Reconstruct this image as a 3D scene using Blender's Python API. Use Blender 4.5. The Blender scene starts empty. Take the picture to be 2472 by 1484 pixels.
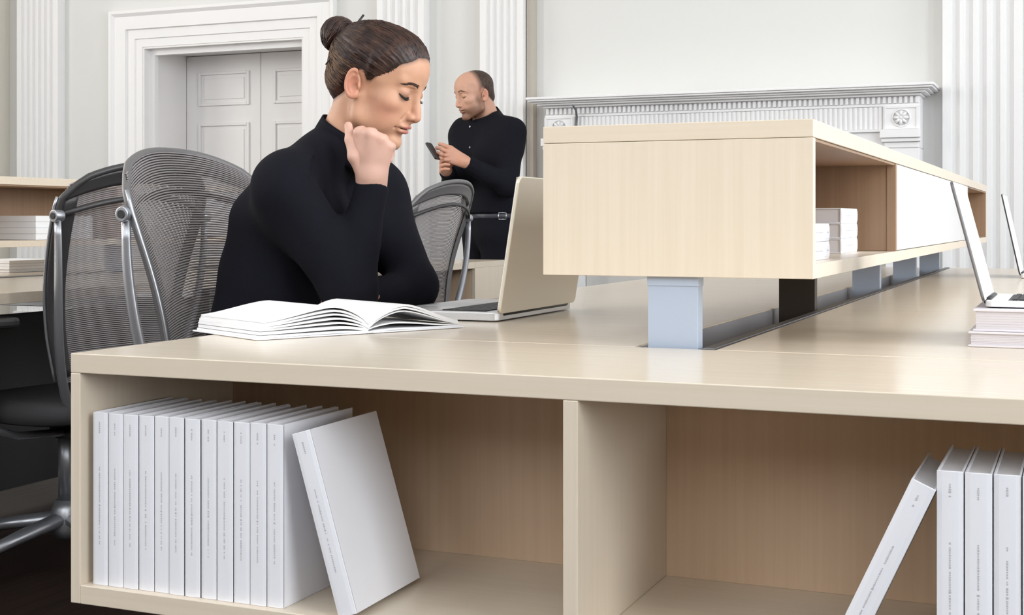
import bpy, bmesh, math, random
import numpy as np
from mathutils import Vector, Matrix

# ------------------------------------------------------------------ camera, sky, lights, exposure
scene = bpy.context.scene
F = 3239.0                      # focal length in pixels of the 2472 x 1484 frame
CAM_Z = 0.915
YAW = math.atan2(1374.0, F)     # the benches run 23 degrees to the right of the view axis
AX = np.array([-math.sin(YAW), math.cos(YAW), 0.0])
RT = np.array([math.cos(YAW), math.sin(YAW), 0.0])
cam_data = bpy.data.cameras.new('camera')
cam = bpy.data.objects.new('camera', cam_data)
scene.collection.objects.link(cam)
cam.location = (0, 0, CAM_Z)
cam.rotation_euler = (math.pi / 2, 0, YAW)
cam_data.sensor_fit = 'HORIZONTAL'
cam_data.sensor_width = 36.0
cam_data.lens = 36.0 * F / 2472.0
cam_data.shift_y = -(742.0 - 536.0) / 2472.0
cam_data.clip_start = 0.02
scene.camera = cam

vs = scene.view_settings
vs.view_transform = 'Standard'
vs.look = 'None'
vs.gamma = 1.0
vs.use_curve_mapping = False
vs.exposure = 0.23

world = bpy.data.worlds.new('world')
scene.world = world
world.use_nodes = True
bg = world.node_tree.nodes['Background']
bg.inputs['Color'].default_value = (0.93, 0.97, 1.0, 1)
bg.inputs['Strength'].default_value = 1.0

def window_light(name, loc, rot, sx, sy, power, col=(0.91, 0.955, 1.0)):
    l = bpy.data.lights.new(name, 'AREA')
    l.shape = 'RECTANGLE'; l.size = sx; l.size_y = sy
    l.energy = power; l.color = col
    o = bpy.data.objects.new(name, l)
    scene.collection.objects.link(o)
    o.location = loc; o.rotation_euler = rot
    return o

ROOM = dict(x0=-7.6, x1=3.4, y0=-2.6, y1=7.3, h=4.8)
WIN_RIGHT = [(-0.6, 1.8), (2.4, 1.8), (5.4, 1.8)]     # centre y, width of the tall windows in the right wall
WIN_FRONT = [(-5.2, 1.9), (-2.1, 1.9), (1.0, 1.9)]    # centre x, width of the windows behind the camera
WIN_LEFT = [(0.6, 1.8), (4.6, 1.8)]
WZ = {'right': (0.8, 4.3), 'front': (1.9, 4.4), 'left': (1.0, 4.2)}   # sill and head heights
POWER = {'right': (148.0, 140.0, 75.0), 'front': (49.0, 49.0, 49.0), 'left': (190.0, 62.0)}
for side, wins in (('right', WIN_RIGHT), ('front', WIN_FRONT), ('left', WIN_LEFT)):
    z0, z1 = WZ[side]
    for (c, w), power in zip(wins, POWER[side]):
        if side == 'right': window_light('daylight', (ROOM['x1'] + .16, c, (z0 + z1) / 2), (0, math.pi / 2, 0), z1 - z0, w, power)
        elif side == 'left': window_light('daylight', (ROOM['x0'] - .16, c, (z0 + z1) / 2), (0, -math.pi / 2, 0), z1 - z0, w, power, (1.0, 0.94, 0.87))
        else: window_light('daylight', (c, ROOM['y0'] - .16, (z0 + z1) / 2), (math.pi / 2, 0, 0), w, z1 - z0, power)
scene.cycles.max_bounces = 6
scene.cycles.diffuse_bounces = 4
scene.cycles.caustics_reflective = False
scene.cycles.caustics_refractive = False
scene.cycles.glossy_bounces = 3

# ------------------------------------------------------------------ helpers
COL = scene.collection

def pw(u, v, t):
    """point at camera depth t that the photograph shows at pixel (u, v)"""
    d = AX + RT * ((u - 1236.0) / F)
    p = d * t
    return np.array([p[0], p[1], CAM_Z + (536.0 - v) / F * t])

def tag(o, label=None, cat=None, group=None, kind=None):
    if label: o['label'] = label
    if cat: o['category'] = cat
    if group: o['group'] = group
    if kind: o['kind'] = kind
    return o

def empty(name, loc=(0, 0, 0), rz=0.0):
    o = bpy.data.objects.new(name, None)
    o.empty_display_size = 0.1
    COL.objects.link(o)
    o.location = loc; o.rotation_euler = (0, 0, rz)
    return o

def copy_tree(o, parent=None):
    c = o.copy(); COL.objects.link(c); c.parent = parent
    for ch in list(o.children):
        copy_tree(ch, c)
    return c

class MB:
    def __init__(self):
        self.v = []; self.f = []; self.sm = []
    def add(self, verts, faces, smooth=False):
        n = len(self.v)
        self.v.extend([tuple(map(float, p)) for p in verts])
        for f in faces:
            self.f.append(tuple(i + n for i in f)); self.sm.append(smooth)
        return self
    def box(self, x0, x1, y0, y1, z0, z1):
        vs_ = [(x, y, z) for z in (z0, z1) for y in (y0, y1) for x in (x0, x1)]
        return self.add(vs_, [(0, 2, 3, 1), (4, 5, 7, 6), (0, 1, 5, 4), (2, 6, 7, 3), (0, 4, 6, 2), (1, 3, 7, 5)])
    def prism(self, pts, axis, a, b, smooth=False):
        """extrude the closed 2-D outline pts along an axis (0,1,2)"""
        def mk(p, w):
            if axis == 0: return (w, p[0], p[1])
            if axis == 1: return (p[0], w, p[1])
            return (p[0], p[1], w)
        n = len(pts)
        vs_ = [mk(p, a) for p in pts] + [mk(p, b) for p in pts]
        fs = [(i, (i + 1) % n, n + (i + 1) % n, n + i) for i in range(n)]
        k = len(self.v)
        self.add(vs_, fs, smooth)
        self.f.append(tuple(k + i for i in range(n))[::-1]); self.sm.append(False)
        self.f.append(tuple(k + n + i for i in range(n))); self.sm.append(False)
        return self
    def tube(self, path, r, n=8, cap=True, flat=None, up=(0, 0, 1), closed=False):
        """tube along path; r number or list; flat=(a,b) elliptical half axes along (side, up) frame"""
        P = [np.array(p, float) for p in path]
        m = len(P)
        rs = r if hasattr(r, '__len__') else [r] * m
        k = len(self.v)
        prev = None
        for i in range(m):
            if closed: t = P[(i + 1) % m] - P[i - 1]
            else: t = P[min(i + 1, m - 1)] - P[max(i - 1, 0)]
            t = t / (np.linalg.norm(t) + 1e-12)
            if prev is None:
                a = np.array(up, float)
                if abs(a @ t) > 0.95: a = np.array((1.0, 0, 0))
            else: a = prev
            a = a - t * (a @ t); a /= (np.linalg.norm(a) + 1e-12)
            prev = a
            b = np.cross(t, a)
            for j in range(n):
                th = 2 * math.pi * j / n
                ca, cb = math.cos(th), math.sin(th)
                if flat is not None: q = P[i] + (a * ca * flat[1] + b * cb * flat[0]) * rs[i]
                else: q = P[i] + (a * ca + b * cb) * rs[i]
                self.v.append(tuple(q))
        mm = m if closed else m - 1
        for i in range(mm):
            i2 = (i + 1) % m
            for j in range(n):
                self.f.append((k + i * n + j, k + i * n + (j + 1) % n, k + i2 * n + (j + 1) % n, k + i2 * n + j)); self.sm.append(True)
        if cap and not closed:
            self.f.append(tuple(k + j for j in range(n))[::-1]); self.sm.append(False)
            self.f.append(tuple(k + (m - 1) * n + j for j in range(n))); self.sm.append(False)
        return self
    def cyl(self, a, b, r, n=20):
        return self.tube([a, b], r, n)
    def grid(self, fn, nu, nv, thick=None):
        """surface fn(u,v) over the unit square"""
        k = len(self.v)
        for i in range(nu + 1):
            for j in range(nv + 1):
                self.v.append(tuple(map(float, fn(i / nu, j / nv))))
        for i in range(nu):
            for j in range(nv):
                a = k + i * (nv + 1) + j
                self.f.append((a, a + nv + 1, a + nv + 2, a + 1)); self.sm.append(True)
        return self
    def xform(self, M):
        M = Matrix(M)
        self.v = [tuple(M @ Vector(p)) for p in self.v]
        return self
    def mesh(self, name, mat):
        me = bpy.data.meshes.new(name)
        me.from_pydata(self.v, [], self.f)
        me.polygons.foreach_set('use_smooth', self.sm)
        if mat is not None: me.materials.append(mat)
        me.update()
        return me
    def build(self, name, mat, parent=None, bevel=0.0, seg=2, solid=0.0, fixn=False):
        me = self.mesh(name, mat)
        if fixn:
            b = bmesh.new(); b.from_mesh(me); bmesh.ops.recalc_face_normals(b, faces=b.faces); b.to_mesh(me); b.free()
        return link(name, me, parent, bevel, seg, solid)

def link(name, me, parent=None, bevel=0.0, seg=2, solid=0.0):
    o = bpy.data.objects.new(name, me)
    COL.objects.link(o)
    if parent is not None: o.parent = parent
    if solid:
        m = o.modifiers.new('solidify', 'SOLIDIFY'); m.thickness = solid; m.offset = 0.0
    if bevel:
        m = o.modifiers.new('bevel', 'BEVEL'); m.width = bevel; m.segments = seg
        m.limit_method = 'ANGLE'; m.angle_limit = math.radians(40)
        m.harden_normals = False
    return o

def boxpart(name, mat, parent, x0, x1, y0, y1, z0, z1, bevel=0.0012):
    """box whose own origin sits at its centre of base, so textures and copies behave"""
    return MB().box(x0, x1, y0, y1, z0, z1).build(name, mat, parent, bevel)

# ------------------------------------------------------------------ materials
def new_mat(name):
    m = bpy.data.materials.new(name); m.use_nodes = True
    return m, m.node_tree.nodes, m.node_tree.links, m.node_tree.nodes['Principled BSDF']

def plain(name, col, rough=0.5, metal=0.0, spec=0.5, coat=0.0, bump=0.0, bscale=200.0, var=0.0, vscale=6.0):
    m, n, l, p = new_mat(name)
    p.inputs['Base Color'].default_value = (*col, 1)
    p.inputs['Roughness'].default_value = rough
    p.inputs['Metallic'].default_value = metal
    p.inputs['Specular IOR Level'].default_value = spec
    p.inputs['Coat Weight'].default_value = coat
    tc = n.new('ShaderNodeTexCoord')
    nz = n.new('ShaderNodeTexNoise'); nz.inputs['Scale'].default_value = vscale; nz.inputs['Detail'].default_value = 3
    l.new(tc.outputs['Object'], nz.inputs['Vector'])
    mx = n.new('ShaderNodeMix'); mx.data_type = 'RGBA'
    mx.inputs['A'].default_value = (*[c * (1 - var) for c in col], 1)
    mx.inputs['B'].default_value = (*[min(1, c * (1 + var)) for c in col], 1)
    l.new(nz.outputs['Fac'], mx.inputs['Factor']); l.new(mx.outputs['Result'], p.inputs['Base Color'])
    if bump:
        nb = n.new('ShaderNodeTexNoise'); nb.inputs['Scale'].default_value = bscale; nb.inputs['Detail'].default_value = 2
        l.new(tc.outputs['Object'], nb.inputs['Vector'])
        b = n.new('ShaderNodeBump'); b.inputs['Strength'].default_value = bump; b.inputs['Distance'].default_value = 0.002
        l.new(nb.outputs['Fac'], b.inputs['Height']); l.new(b.outputs['Normal'], p.inputs['Normal'])
    return m

def wood(name, axis, c1, c2, rough=0.32, coat=0.0):
    """pale veneer, grain along the given axis"""
    m, n, l, p = new_mat(name)
    tc = n.new('ShaderNodeTexCoord'); mp = n.new('ShaderNodeMapping')
    s = [70.0, 70.0, 70.0]; s[axis] = 1.3
    mp.inputs['Scale'].default_value = s
    l.new(tc.outputs['Object'], mp.inputs['Vector'])
    nz = n.new('ShaderNodeTexNoise'); nz.inputs['Scale'].default_value = 1.6; nz.inputs['Detail'].default_value = 5; nz.inputs['Roughness'].default_value = 0.6
    l.new(mp.outputs['Vector'], nz.inputs['Vector'])
    cr = n.new('ShaderNodeValToRGB')
    cr.color_ramp.elements[0].position = 0.32; cr.color_ramp.elements[0].color = (*c1, 1)
    cr.color_ramp.elements[1].position = 0.68; cr.color_ramp.elements[1].color = (*c2, 1)
    l.new(nz.outputs['Fac'], cr.inputs['Fac']); l.new(cr.outputs['Color'], p.inputs['Base Color'])
    p.inputs['Roughness'].default_value = rough
    p.inputs['Coat Weight'].default_value = coat
    p.inputs['Coat Roughness'].default_value = 0.12
    b = n.new('ShaderNodeBump'); b.inputs['Strength'].default_value = 0.06; b.inputs['Distance'].default_value = 0.001
    l.new(nz.outputs['Fac'], b.inputs['Height']); l.new(b.outputs['Normal'], p.inputs['Normal'])
    return m

W1, W2 = (0.705, 0.605, 0.48), (0.74, 0.645, 0.525)
M_WX = wood('veneer_across', 0, W1, W2, 0.30)
M_WY = wood('veneer_along', 1, W1, W2, 0.24, 0.25)
M_WZ = wood('veneer_upright', 2, W1, W2, 0.38)
M_WT = wood('veneer_worktop', 0, W1, W2, 0.20, 0.0)
M_WT.node_tree.nodes['Principled BSDF'].inputs['Specular IOR Level'].default_value = .36
M_BACK = wood('tan_back_veneer', 2, (0.69, 0.50, 0.34), (0.74, 0.55, 0.385), 0.45)
M_WALL = plain('wall_paint', (0.735, 0.73, 0.71), 0.75, var=0.01, vscale=0.6)
M_TRIM = plain('trim_paint', (0.875, 0.865, 0.86), 0.55)
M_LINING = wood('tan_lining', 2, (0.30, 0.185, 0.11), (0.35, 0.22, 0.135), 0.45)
M_DOOR = plain('door_paint', (0.86, 0.84, 0.83), 0.5)
M_REVEAL_SHADE = plain('reveal_shade', (0.62, 0.585, 0.565), 0.6)  # door paint with the recess shade mixed in; on no part
M_CEIL = plain('ceiling_paint', (0.82, 0.82, 0.81), 0.8)
M_FLOOR = wood('dark_floor', 1, (0.010, 0.006, 0.005), (0.032, 0.017, 0.012), 0.55)
M_FLOOR.node_tree.nodes['Principled BSDF'].inputs['Specular IOR Level'].default_value = .12
M_MANTEL = plain('mantel_plaster', (0.89, 0.88, 0.88), 0.55)
M_STEEL = plain('brushed_steel', (0.55, 0.56, 0.58), 0.33, metal=1.0)
M_POST = plain('blue_grey_metal', (0.46, 0.53, 0.65), 0.42, metal=0.25)
M_POSTD = plain('dark_bronze_metal', (0.06, 0.048, 0.04), 0.5, metal=0.3)
M_RAIL = plain('rail_metal', (0.20, 0.20, 0.215), 0.4, metal=0.8)
M_TROUGH = plain('trough_metal', (0.60, 0.58, 0.585), 0.33, metal=0.5)
M_COVER = plain('book_cover', (0.83, 0.83, 0.87), 0.55)
M_PAGES = plain('book_pages', (0.76, 0.745, 0.76), 0.8)
M_PAPER = plain('paper', (0.86, 0.86, 0.87), 0.75)
M_PRINT = plain('grey_print', (0.50, 0.50, 0.53), 0.7)
M_LAPG = plain('champagne_aluminium', (0.78, 0.715, 0.60), 0.42, metal=0.35)
M_LAPS = plain('silver_aluminium', (0.74, 0.74, 0.75), 0.35, metal=0.7)
M_KEYS = plain('black_keys', (0.02, 0.02, 0.025), 0.5)
M_DARK = plain('dark_plastic', (0.022, 0.021, 0.022), 0.45)
M_CHF = plain('chair_frame_grey', (0.17, 0.162, 0.162), 0.38, metal=0.2)
M_CHD = plain('chair_frame_dark', (0.05, 0.046, 0.046), 0.4)
M_CHS = plain('chair_silver', (0.46, 0.47, 0.50), 0.34, metal=0.75)
M_MESH = plain('chair_mesh', (0.30, 0.272, 0.272), 0.5)
M_SEAT = plain('seat_fabric', (0.045, 0.042, 0.045), 0.8, bump=0.3, bscale=900)
M_CLOTH = plain('black_knit', (0.0088, 0.0090, 0.0135), 0.9, spec=0.12, bump=0.15, bscale=700, var=0.15, vscale=3.0)
M_CLOTHM = plain('black_cotton', (0.0080, 0.0082, 0.0125), 0.85, spec=0.12, bump=0.1, bscale=500, var=0.15, vscale=3.0)
M_NAVY = plain('navy_lining', (0.010, 0.014, 0.045), 0.85, spec=0.2)
M_SHOE = plain('shoe_leather', (0.012, 0.011, 0.011), 0.35)
M_HOOK = plain('grey_iron', (0.19, 0.19, 0.2), 0.5, metal=0.4)
M_WHITE = plain('door_laminate', (0.66, 0.66, 0.66), 0.4)
M_FRAMEW = plain('window_frame_paint', (0.80, 0.80, 0.79), 0.5)
# ------------------------------------------------------------------ the room
X0, X1, Y0, Y1, CH = ROOM['x0'], ROOM['x1'], ROOM['y0'], ROOM['y1'], ROOM['h']
def struct(o):
    o['kind'] = 'structure'; return o
struct(MB().box(X0 - .2, X1 + .2, Y0 - .2, Y1 + .6, -0.1, 0).build('floor', M_FLOOR))
struct(MB().box(X0 - .2, X1 + .2, Y0 - .2, Y1 + .6, CH, CH + .1).build('ceiling', M_CEIL))
DX0, DX1, DH = -5.78, -4.53, 2.085           # door opening
wb = MB()
wb.box(X0, DX0, Y1, Y1 + .5, 0, CH).box(DX1, X1, Y1, Y1 + .5, 0, CH).box(DX0, DX1, Y1, Y1 + .5, DH, CH)
struct(wb.build('wall_back', M_WALL))
def windowed_wall(name, side, pos, lo, hi, wins):
    WZ0, WZ1 = WZ[side]
    m = MB()
    def seg(a, b, z0, z1):
        if side == 'right': m.box(pos, pos + .2, a, b, z0, z1)
        elif side == 'left': m.box(pos - .2, pos, a, b, z0, z1)
        else: m.box(a, b, pos - .2, pos, z0, z1)
    e = lo
    for c, w in sorted(wins):
        seg(e, c - w / 2, 0, CH); seg(c - w / 2, c + w / 2, 0, WZ0); seg(c - w / 2, c + w / 2, WZ1, CH); e = c + w / 2
    seg(e, hi, 0, CH)
    return struct(m.build(name, M_WALL))
windowed_wall('wall_right', 'right', X1, Y0, Y1, WIN_RIGHT)
windowed_wall('wall_left', 'left', X0, Y0, Y1, WIN_LEFT)
windowed_wall('wall_front', 'front', Y0, X0, X1, WIN_FRONT)
M_DARKPANEL = wood('added_dark_panelling', 2, (.045, .024, .014), (.085, .045, .026), .4)
struct(MB().box(X0, X1, Y0, Y0 + .03, 0, 1.75).build('unseen_dark_panel', M_DARKPANEL))  # unseen dark panel behind the camera, added to darken the cabinet interiors
wn = 0
for side, wins in (('right', WIN_RIGHT), ('front', WIN_FRONT), ('left', WIN_LEFT)):
    WZ0, WZ1 = WZ[side]
    zm = WZ0 + (WZ1 - WZ0) * .5
    for c, w in wins:
        wn += 1
        m = MB()
        def bar(a, b, z0, z1, d0=.05, d1=.10):
            if side == 'right': m.box(X1 + d0, X1 + d1, a, b, z0, z1)
            elif side == 'left': m.box(X0 - d1, X0 - d0, a, b, z0, z1)
            else: m.box(a, b, Y0 - d1, Y0 - d0, z0, z1)
        a, b = c - w / 2, c + w / 2
        bar(a, a + .06, WZ0, WZ1); bar(b - .06, b, WZ0, WZ1)
        bar(a + .06, b - .06, WZ0, WZ0 + .07); bar(a + .06, b - .06, WZ1 - .06, WZ1); bar(a + .06, b - .06, zm, zm + .06)
        for k in (1, 2):
            q = a + w * k / 3
            bar(q - .012, q + .012, WZ0 + .07, zm, .06, .09); bar(q - .012, q + .012, zm + .06, WZ1 - .06, .06, .09)
        struct(m.build('window_%d' % wn, M_FRAMEW))

# pilasters with flutes: one vertical extrusion each
def pilaster(name, x0, x1, depth, nfl, z0=0.0, z1=CH, margin=0.030):
    yw = Y1
    pts = [(x0, yw), (x0, yw - depth)]
    w = (x1 - x0 - 2 * margin) / nfl
    for i in range(nfl):
        a = x0 + margin + i * w
        g = w * 0.17
        pts.append((a + g, yw - depth))
        for k in range(1, 8):
            th = math.pi * k / 8
            pts.append((a + w / 2 - (w / 2 - g) * math.cos(th), yw - depth + 1.15 * (w / 2 - g) * math.sin(th) ** .6))
        pts.append((a + w - g, yw - depth))
    pts += [(x1, yw - depth), (x1, yw)]
    m = MB().prism(pts, 2, z0 + .3, z1)
    m.box(x0 - .015, x1 + .015, yw - depth - .02, yw, z0, z0 + .3)
    return struct(m.build(name, M_TRIM, bevel=0))
pilaster('trim_1', -6.80, -6.44, 0.07, 6)
pilaster('trim_2', -3.96, -3.64, 0.08, 5)
pilaster('trim_3', -3.26, -2.985, 0.10, 5)
pilaster('trim_4', -0.655, -0.27, 0.10, 5)
pilaster('trim_5', -0.10, 0.22, 0.10, 5)
# flat raised strips: the panel edge left of the door, the wall edge right of the door
struct(MB().box(-4.405, -4.375, Y1 - .035, Y1, 0, CH).build('trim_6', M_TRIM))
struct(MB().box(-7.25, -6.93, Y1 - .22, Y1, 0, CH).build('trim_7', plain('sand_paint', (0.70, 0.66, 0.58), .7)))
struct(MB().box(-2.978, -2.938, Y1 - .06, Y1, 0, CH).build('trim_9', plain('taupe_strip', (.50, .45, .39), .7)))  # darker tan strip along the right side of the pilaster
bbm = MB()
for a, b in ((-6.44, -6.03), (-4.375, -3.975), (-3.62, -3.275), (0.24, X1)):
    bbm.box(a, b, Y1 - .025, Y1, 0, .2)
struct(bbm.build('baseboard_back', M_TRIM))

# door with casing, reveal, two leaves with raised panels
door = empty('door_1', ((DX0 + DX1) / 2, Y1, 0)); struct(door)
door_o = Vector(door.location)
def dpart(name, mb, mat, parent=None, bevel=0):
    mb.v = [tuple(Vector(p) - door_o) for p in mb.v]
    return mb.build(name, mat, parent or door, bevel)
prof = [(0, 0), (0, .006), (0.052, .006), (0.056, .016), (0.115, .016), (0.120, .034), (0.205, .034), (0.225, .052), (0.245, .052), (0.245, 0)]
cw = 0.245
for side in (-1, 1):
    xe = DX0 if side < 0 else DX1
    pts = [(xe + side * a, Y1 - b) for a, b in prof]
    m = MB()
    # mitred jamb casing
    n = len(pts)
    vs_ = [(p[0], p[1], 0.0) for p in pts] + [(p[0], p[1], DH + abs(p[0] - xe)) for p in pts]
    m.add(vs_, [(i, (i + 1) % n, n + (i + 1) % n, n + i) for i in range(n)] + [tuple(range(n))[::-1], tuple(range(n, 2 * n))])
    dpart('door_casing', m, M_TRIM)
m = MB(); n = len(prof)
vs_ = [(DX0 - a, Y1 - b, DH + a) for a, b in prof] + [(DX1 + a, Y1 - b, DH + a) for a, b in prof]
m.add(vs_, [(i, (i + 1) % n, n + (i + 1) % n, n + i) for i in range(n)] + [tuple(range(n))[::-1], tuple(range(n, 2 * n))])
dpart('door_head_casing', m, M_TRIM)
# inner architrave steps and the deep reveal
YD = Y1 + .46
dpart('reveal', MB().box(DX0, DX0 + .012, Y1, YD, 0, DH), M_DOOR)
dpart('reveal', MB().box(DX1 - .012, DX1, Y1, YD, 0, DH), M_DOOR)
dpart('reveal', MB().box(DX0 + .012, DX1 - .012, Y1, YD, DH - .012, DH), M_DOOR)
m = MB().box(DX0 + .012, DX0 + .05, Y1 + .06, Y1 + .10, 0, DH - .012).box(DX1 - .05, DX1 - .012, Y1 + .06, Y1 + .10, 0, DH - .012).box(DX0 + .05, DX1 - .05, Y1 + .06, Y1 + .10, DH - .05, DH - .012)
dpart('door_stop', m, M_TRIM)
xm = (DX0 + DX1) / 2
for side in (-1, 1):
    a, b = (DX0 + .013, xm - .002) if side < 0 else (xm + .002, DX1 - .013)
    leaf = dpart('door_leaf', MB().box(a, b, YD, YD + .045, 0.005, DH - .015), M_DOOR, bevel=.003)
    sx = .085
    for z0, z1 in ((1.72, 1.955), (0.86, 1.60), (.16, .72)):
        pa, pb = a + sx + .02, b - sx
        # sunk moulding frame and raised field
        t = MB()
        for (xa, xb, za, zb) in ((pa, pa + .02, z0, z1), (pb - .02, pb, z0, z1), (pa + .02, pb - .02, z0, z0 + .02), (pa + .02, pb - .02, z1 - .02, z1)):
            t.box(xa, xb, YD - .014, YD, za, zb)
        t.v = [tuple(Vector(p) - door_o) for p in t.v]
        t.build('panel_moulding', M_DOOR, leaf, .004)
        t = MB().box(pa + .045, pb - .045, YD - .006, YD, z0 + .045, z1 - .045)
        t.v = [tuple(Vector(p) - door_o) for p in t.v]
        t.build('panel', M_DOOR, leaf, .004)
kn = MB().cyl((xm + .05, YD, .98), (xm + .05, YD - .05, .98), .012).tube([(xm + .05, YD - .045, .98), (xm + .05, YD - .06, .98), (xm + .05, YD - .075, .98), (xm + .05, YD - .085, .98)], [.02, .028, .026, .012], 16)
dpart('door_handle', kn, M_STEEL)
struct(MB().box(DX0 - .3, DX1 + .3, YD + .045, YD + .1, 0, DH + .2).build('wall_hall', M_WALL))

# ------------------------------------------------------------------ fireplace mantel
MX0, MX1 = -2.875, -0.675     # ends of the shelf
FX0, FX1 = -2.80, -0.757      # ends of the frieze body
mo = Vector(((MX0 + MX1) / 2, Y1 - .15, 0))
man_ = empty('fireplace_mantel', mo)
tag(man_, 'white carved fireplace mantel with dentil row and fluted frieze', 'mantel')
def mpart(name, mb, parent=None, bevel=0, mat=None):
    mb.v = [tuple(Vector(p) - mo) for p in mb.v]
    return mb.build(name, mat or M_MANTEL, parent or man_, bevel)
ZT = 1.615
FY = Y1 - .20
layers = [(.330, 0, .014), (.320, .014, .024), (.292, .024, .034), (.272, .034, .044), (.240, .044, .056)]
sh = MB()
for d, a, b in layers:
    k = (.330 - d) * .8
    sh.box(MX0 + k, MX1 - k, Y1 - d, Y1, ZT - b, ZT - a)
mpart('mantel_shelf', sh, bevel=.003)
mpart('frieze_body', MB().box(FX0, FX1, FY, Y1, 1.296, ZT - .056))
nd = 76
dm = MB().box(-.0072, .0072, -.016, 0, -.0175, .0175).mesh('dentil', M_MANTEL)
for i in range(nd):
    x = FX0 + .012 + (FX1 - FX0 - .024) * i / (nd - 1)
    o = link('dentil', dm, man_)
    o.location = Vector((x, FY, 1.5405)) - mo
mpart('dentil_band', MB().box(FX0 - .004, FX1 + .004, FY - .012, FY, 1.508, 1.520))
CBW = .180
r0, r1 = FX0 + CBW, FX1 - CBW
nr = 66
wr = (r1 - r0) / nr
pts = [(r0, FY)]
for i in range(nr):
    for k in range(5):
        th = math.pi * k / 4
        pts.append((r0 + wr * (i + .5) - wr * .42 * math.cos(th), FY - .004 - .010 * math.sin(th)))
pts.append((r1, FY))
mpart('fluted_frieze', MB().prism(pts, 2, 1.392, 1.506))
mpart('frieze_ledge', MB().box(r0, r1, FY - .018, FY, 1.378, 1.391), bevel=.002)
for s in (-1, 1):
    xa, xb = (FX0 - .004, FX0 + CBW) if s < 0 else (FX1 - CBW, FX1 + .004)
    cb = mpart('corner_block', MB().box(xa, xb, FY - .024, FY, 1.388, 1.507), bevel=.003)
    xc = (xa + xb) / 2; zc = 1.4475
    fr = MB()
    fr.box(xa + .010, xb - .010, FY - .031, FY - .024, zc + .050, zc + .057).box(xa + .010, xb - .010, FY - .031, FY - .024, zc - .057, zc - .050)
    fr.box(xa + .010, xa + .017, FY - .031, FY - .024, zc - .050, zc + .050).box(xb - .017, xb - .010, FY - .031, FY - .024, zc - .050, zc + .050)
    mpart('block_border', fr, cb)
    ro = MB()
    ring = [(xc + .044 * math.cos(a), FY - .026, zc + .044 * math.sin(a)) for a in np.linspace(0, 2 * math.pi, 40, endpoint=False)]
    ro.tube(ring, .0055, 8, closed=True, up=(0, 1, 0))
    for k in range(8):
        a = 2 * math.pi * k / 8
        c, q = math.cos(a), math.sin(a)
        ro.tube([(xc + c * r, FY - .024 - h, zc + q * r) for r, h in ((.007, .010), (.017, .014), (.028, .013), (.038, .004))], [.004, .008, .009, .003], 8, up=(0, 1, 0))
    ro.tube([(xc, FY - .02, zc), (xc, FY - .034, zc), (xc, FY - .042, zc), (xc, FY - .046, zc)], [.010, .010, .007, .002], 14, up=(1, 0, 0))
    mpart('rosette', ro, cb)
    cap = MB().box(xa - .012, xb + .004, FY - .05, FY, 1.345, 1.388).box(xa - .006, xb + .002, FY - .036, FY, 1.325, 1.345).box(xa + .006, xb - .006, FY - .018, FY, 1.295, 1.325)
    mpart('capital', cap, bevel=.003)
    mpart('mantel_leg', MB().box(xa + .012, xb - .004, FY - .012, Y1, .12, 1.295), bevel=.003)
    mpart('mantel_plinth', MB().box(xa - .004, xb + .004, FY - .03, Y1, 0, .12), bevel=.003)
mpart('hearth_back', MB().box(FX0 + CBW, FX1 - CBW, Y1 - .03, Y1, 0, 1.2955), mat=plain('hearth_stone', (.66, .64, .61), .6))
# grey iron rod hanging on the left of the frieze
rod = MB()
xr = FX0 + CBW + .01
rod.tube([(xr + .02, FY - .135, ZT - .052), (xr + .012, FY - .06, ZT - .075), (xr + .006, FY - .032, ZT - .11), (xr, FY - .026, ZT - .16), (xr - .004, FY - .026, ZT - .22), (xr - .004, FY - .026, ZT - .27)], [.005, .006, .007, .007, .007, .006], 8)
ro_ = rod.build('iron_rod', M_HOOK)
tag(ro_, 'thin dark grey iron rod hanging from left end of mantel', 'rod')
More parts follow.
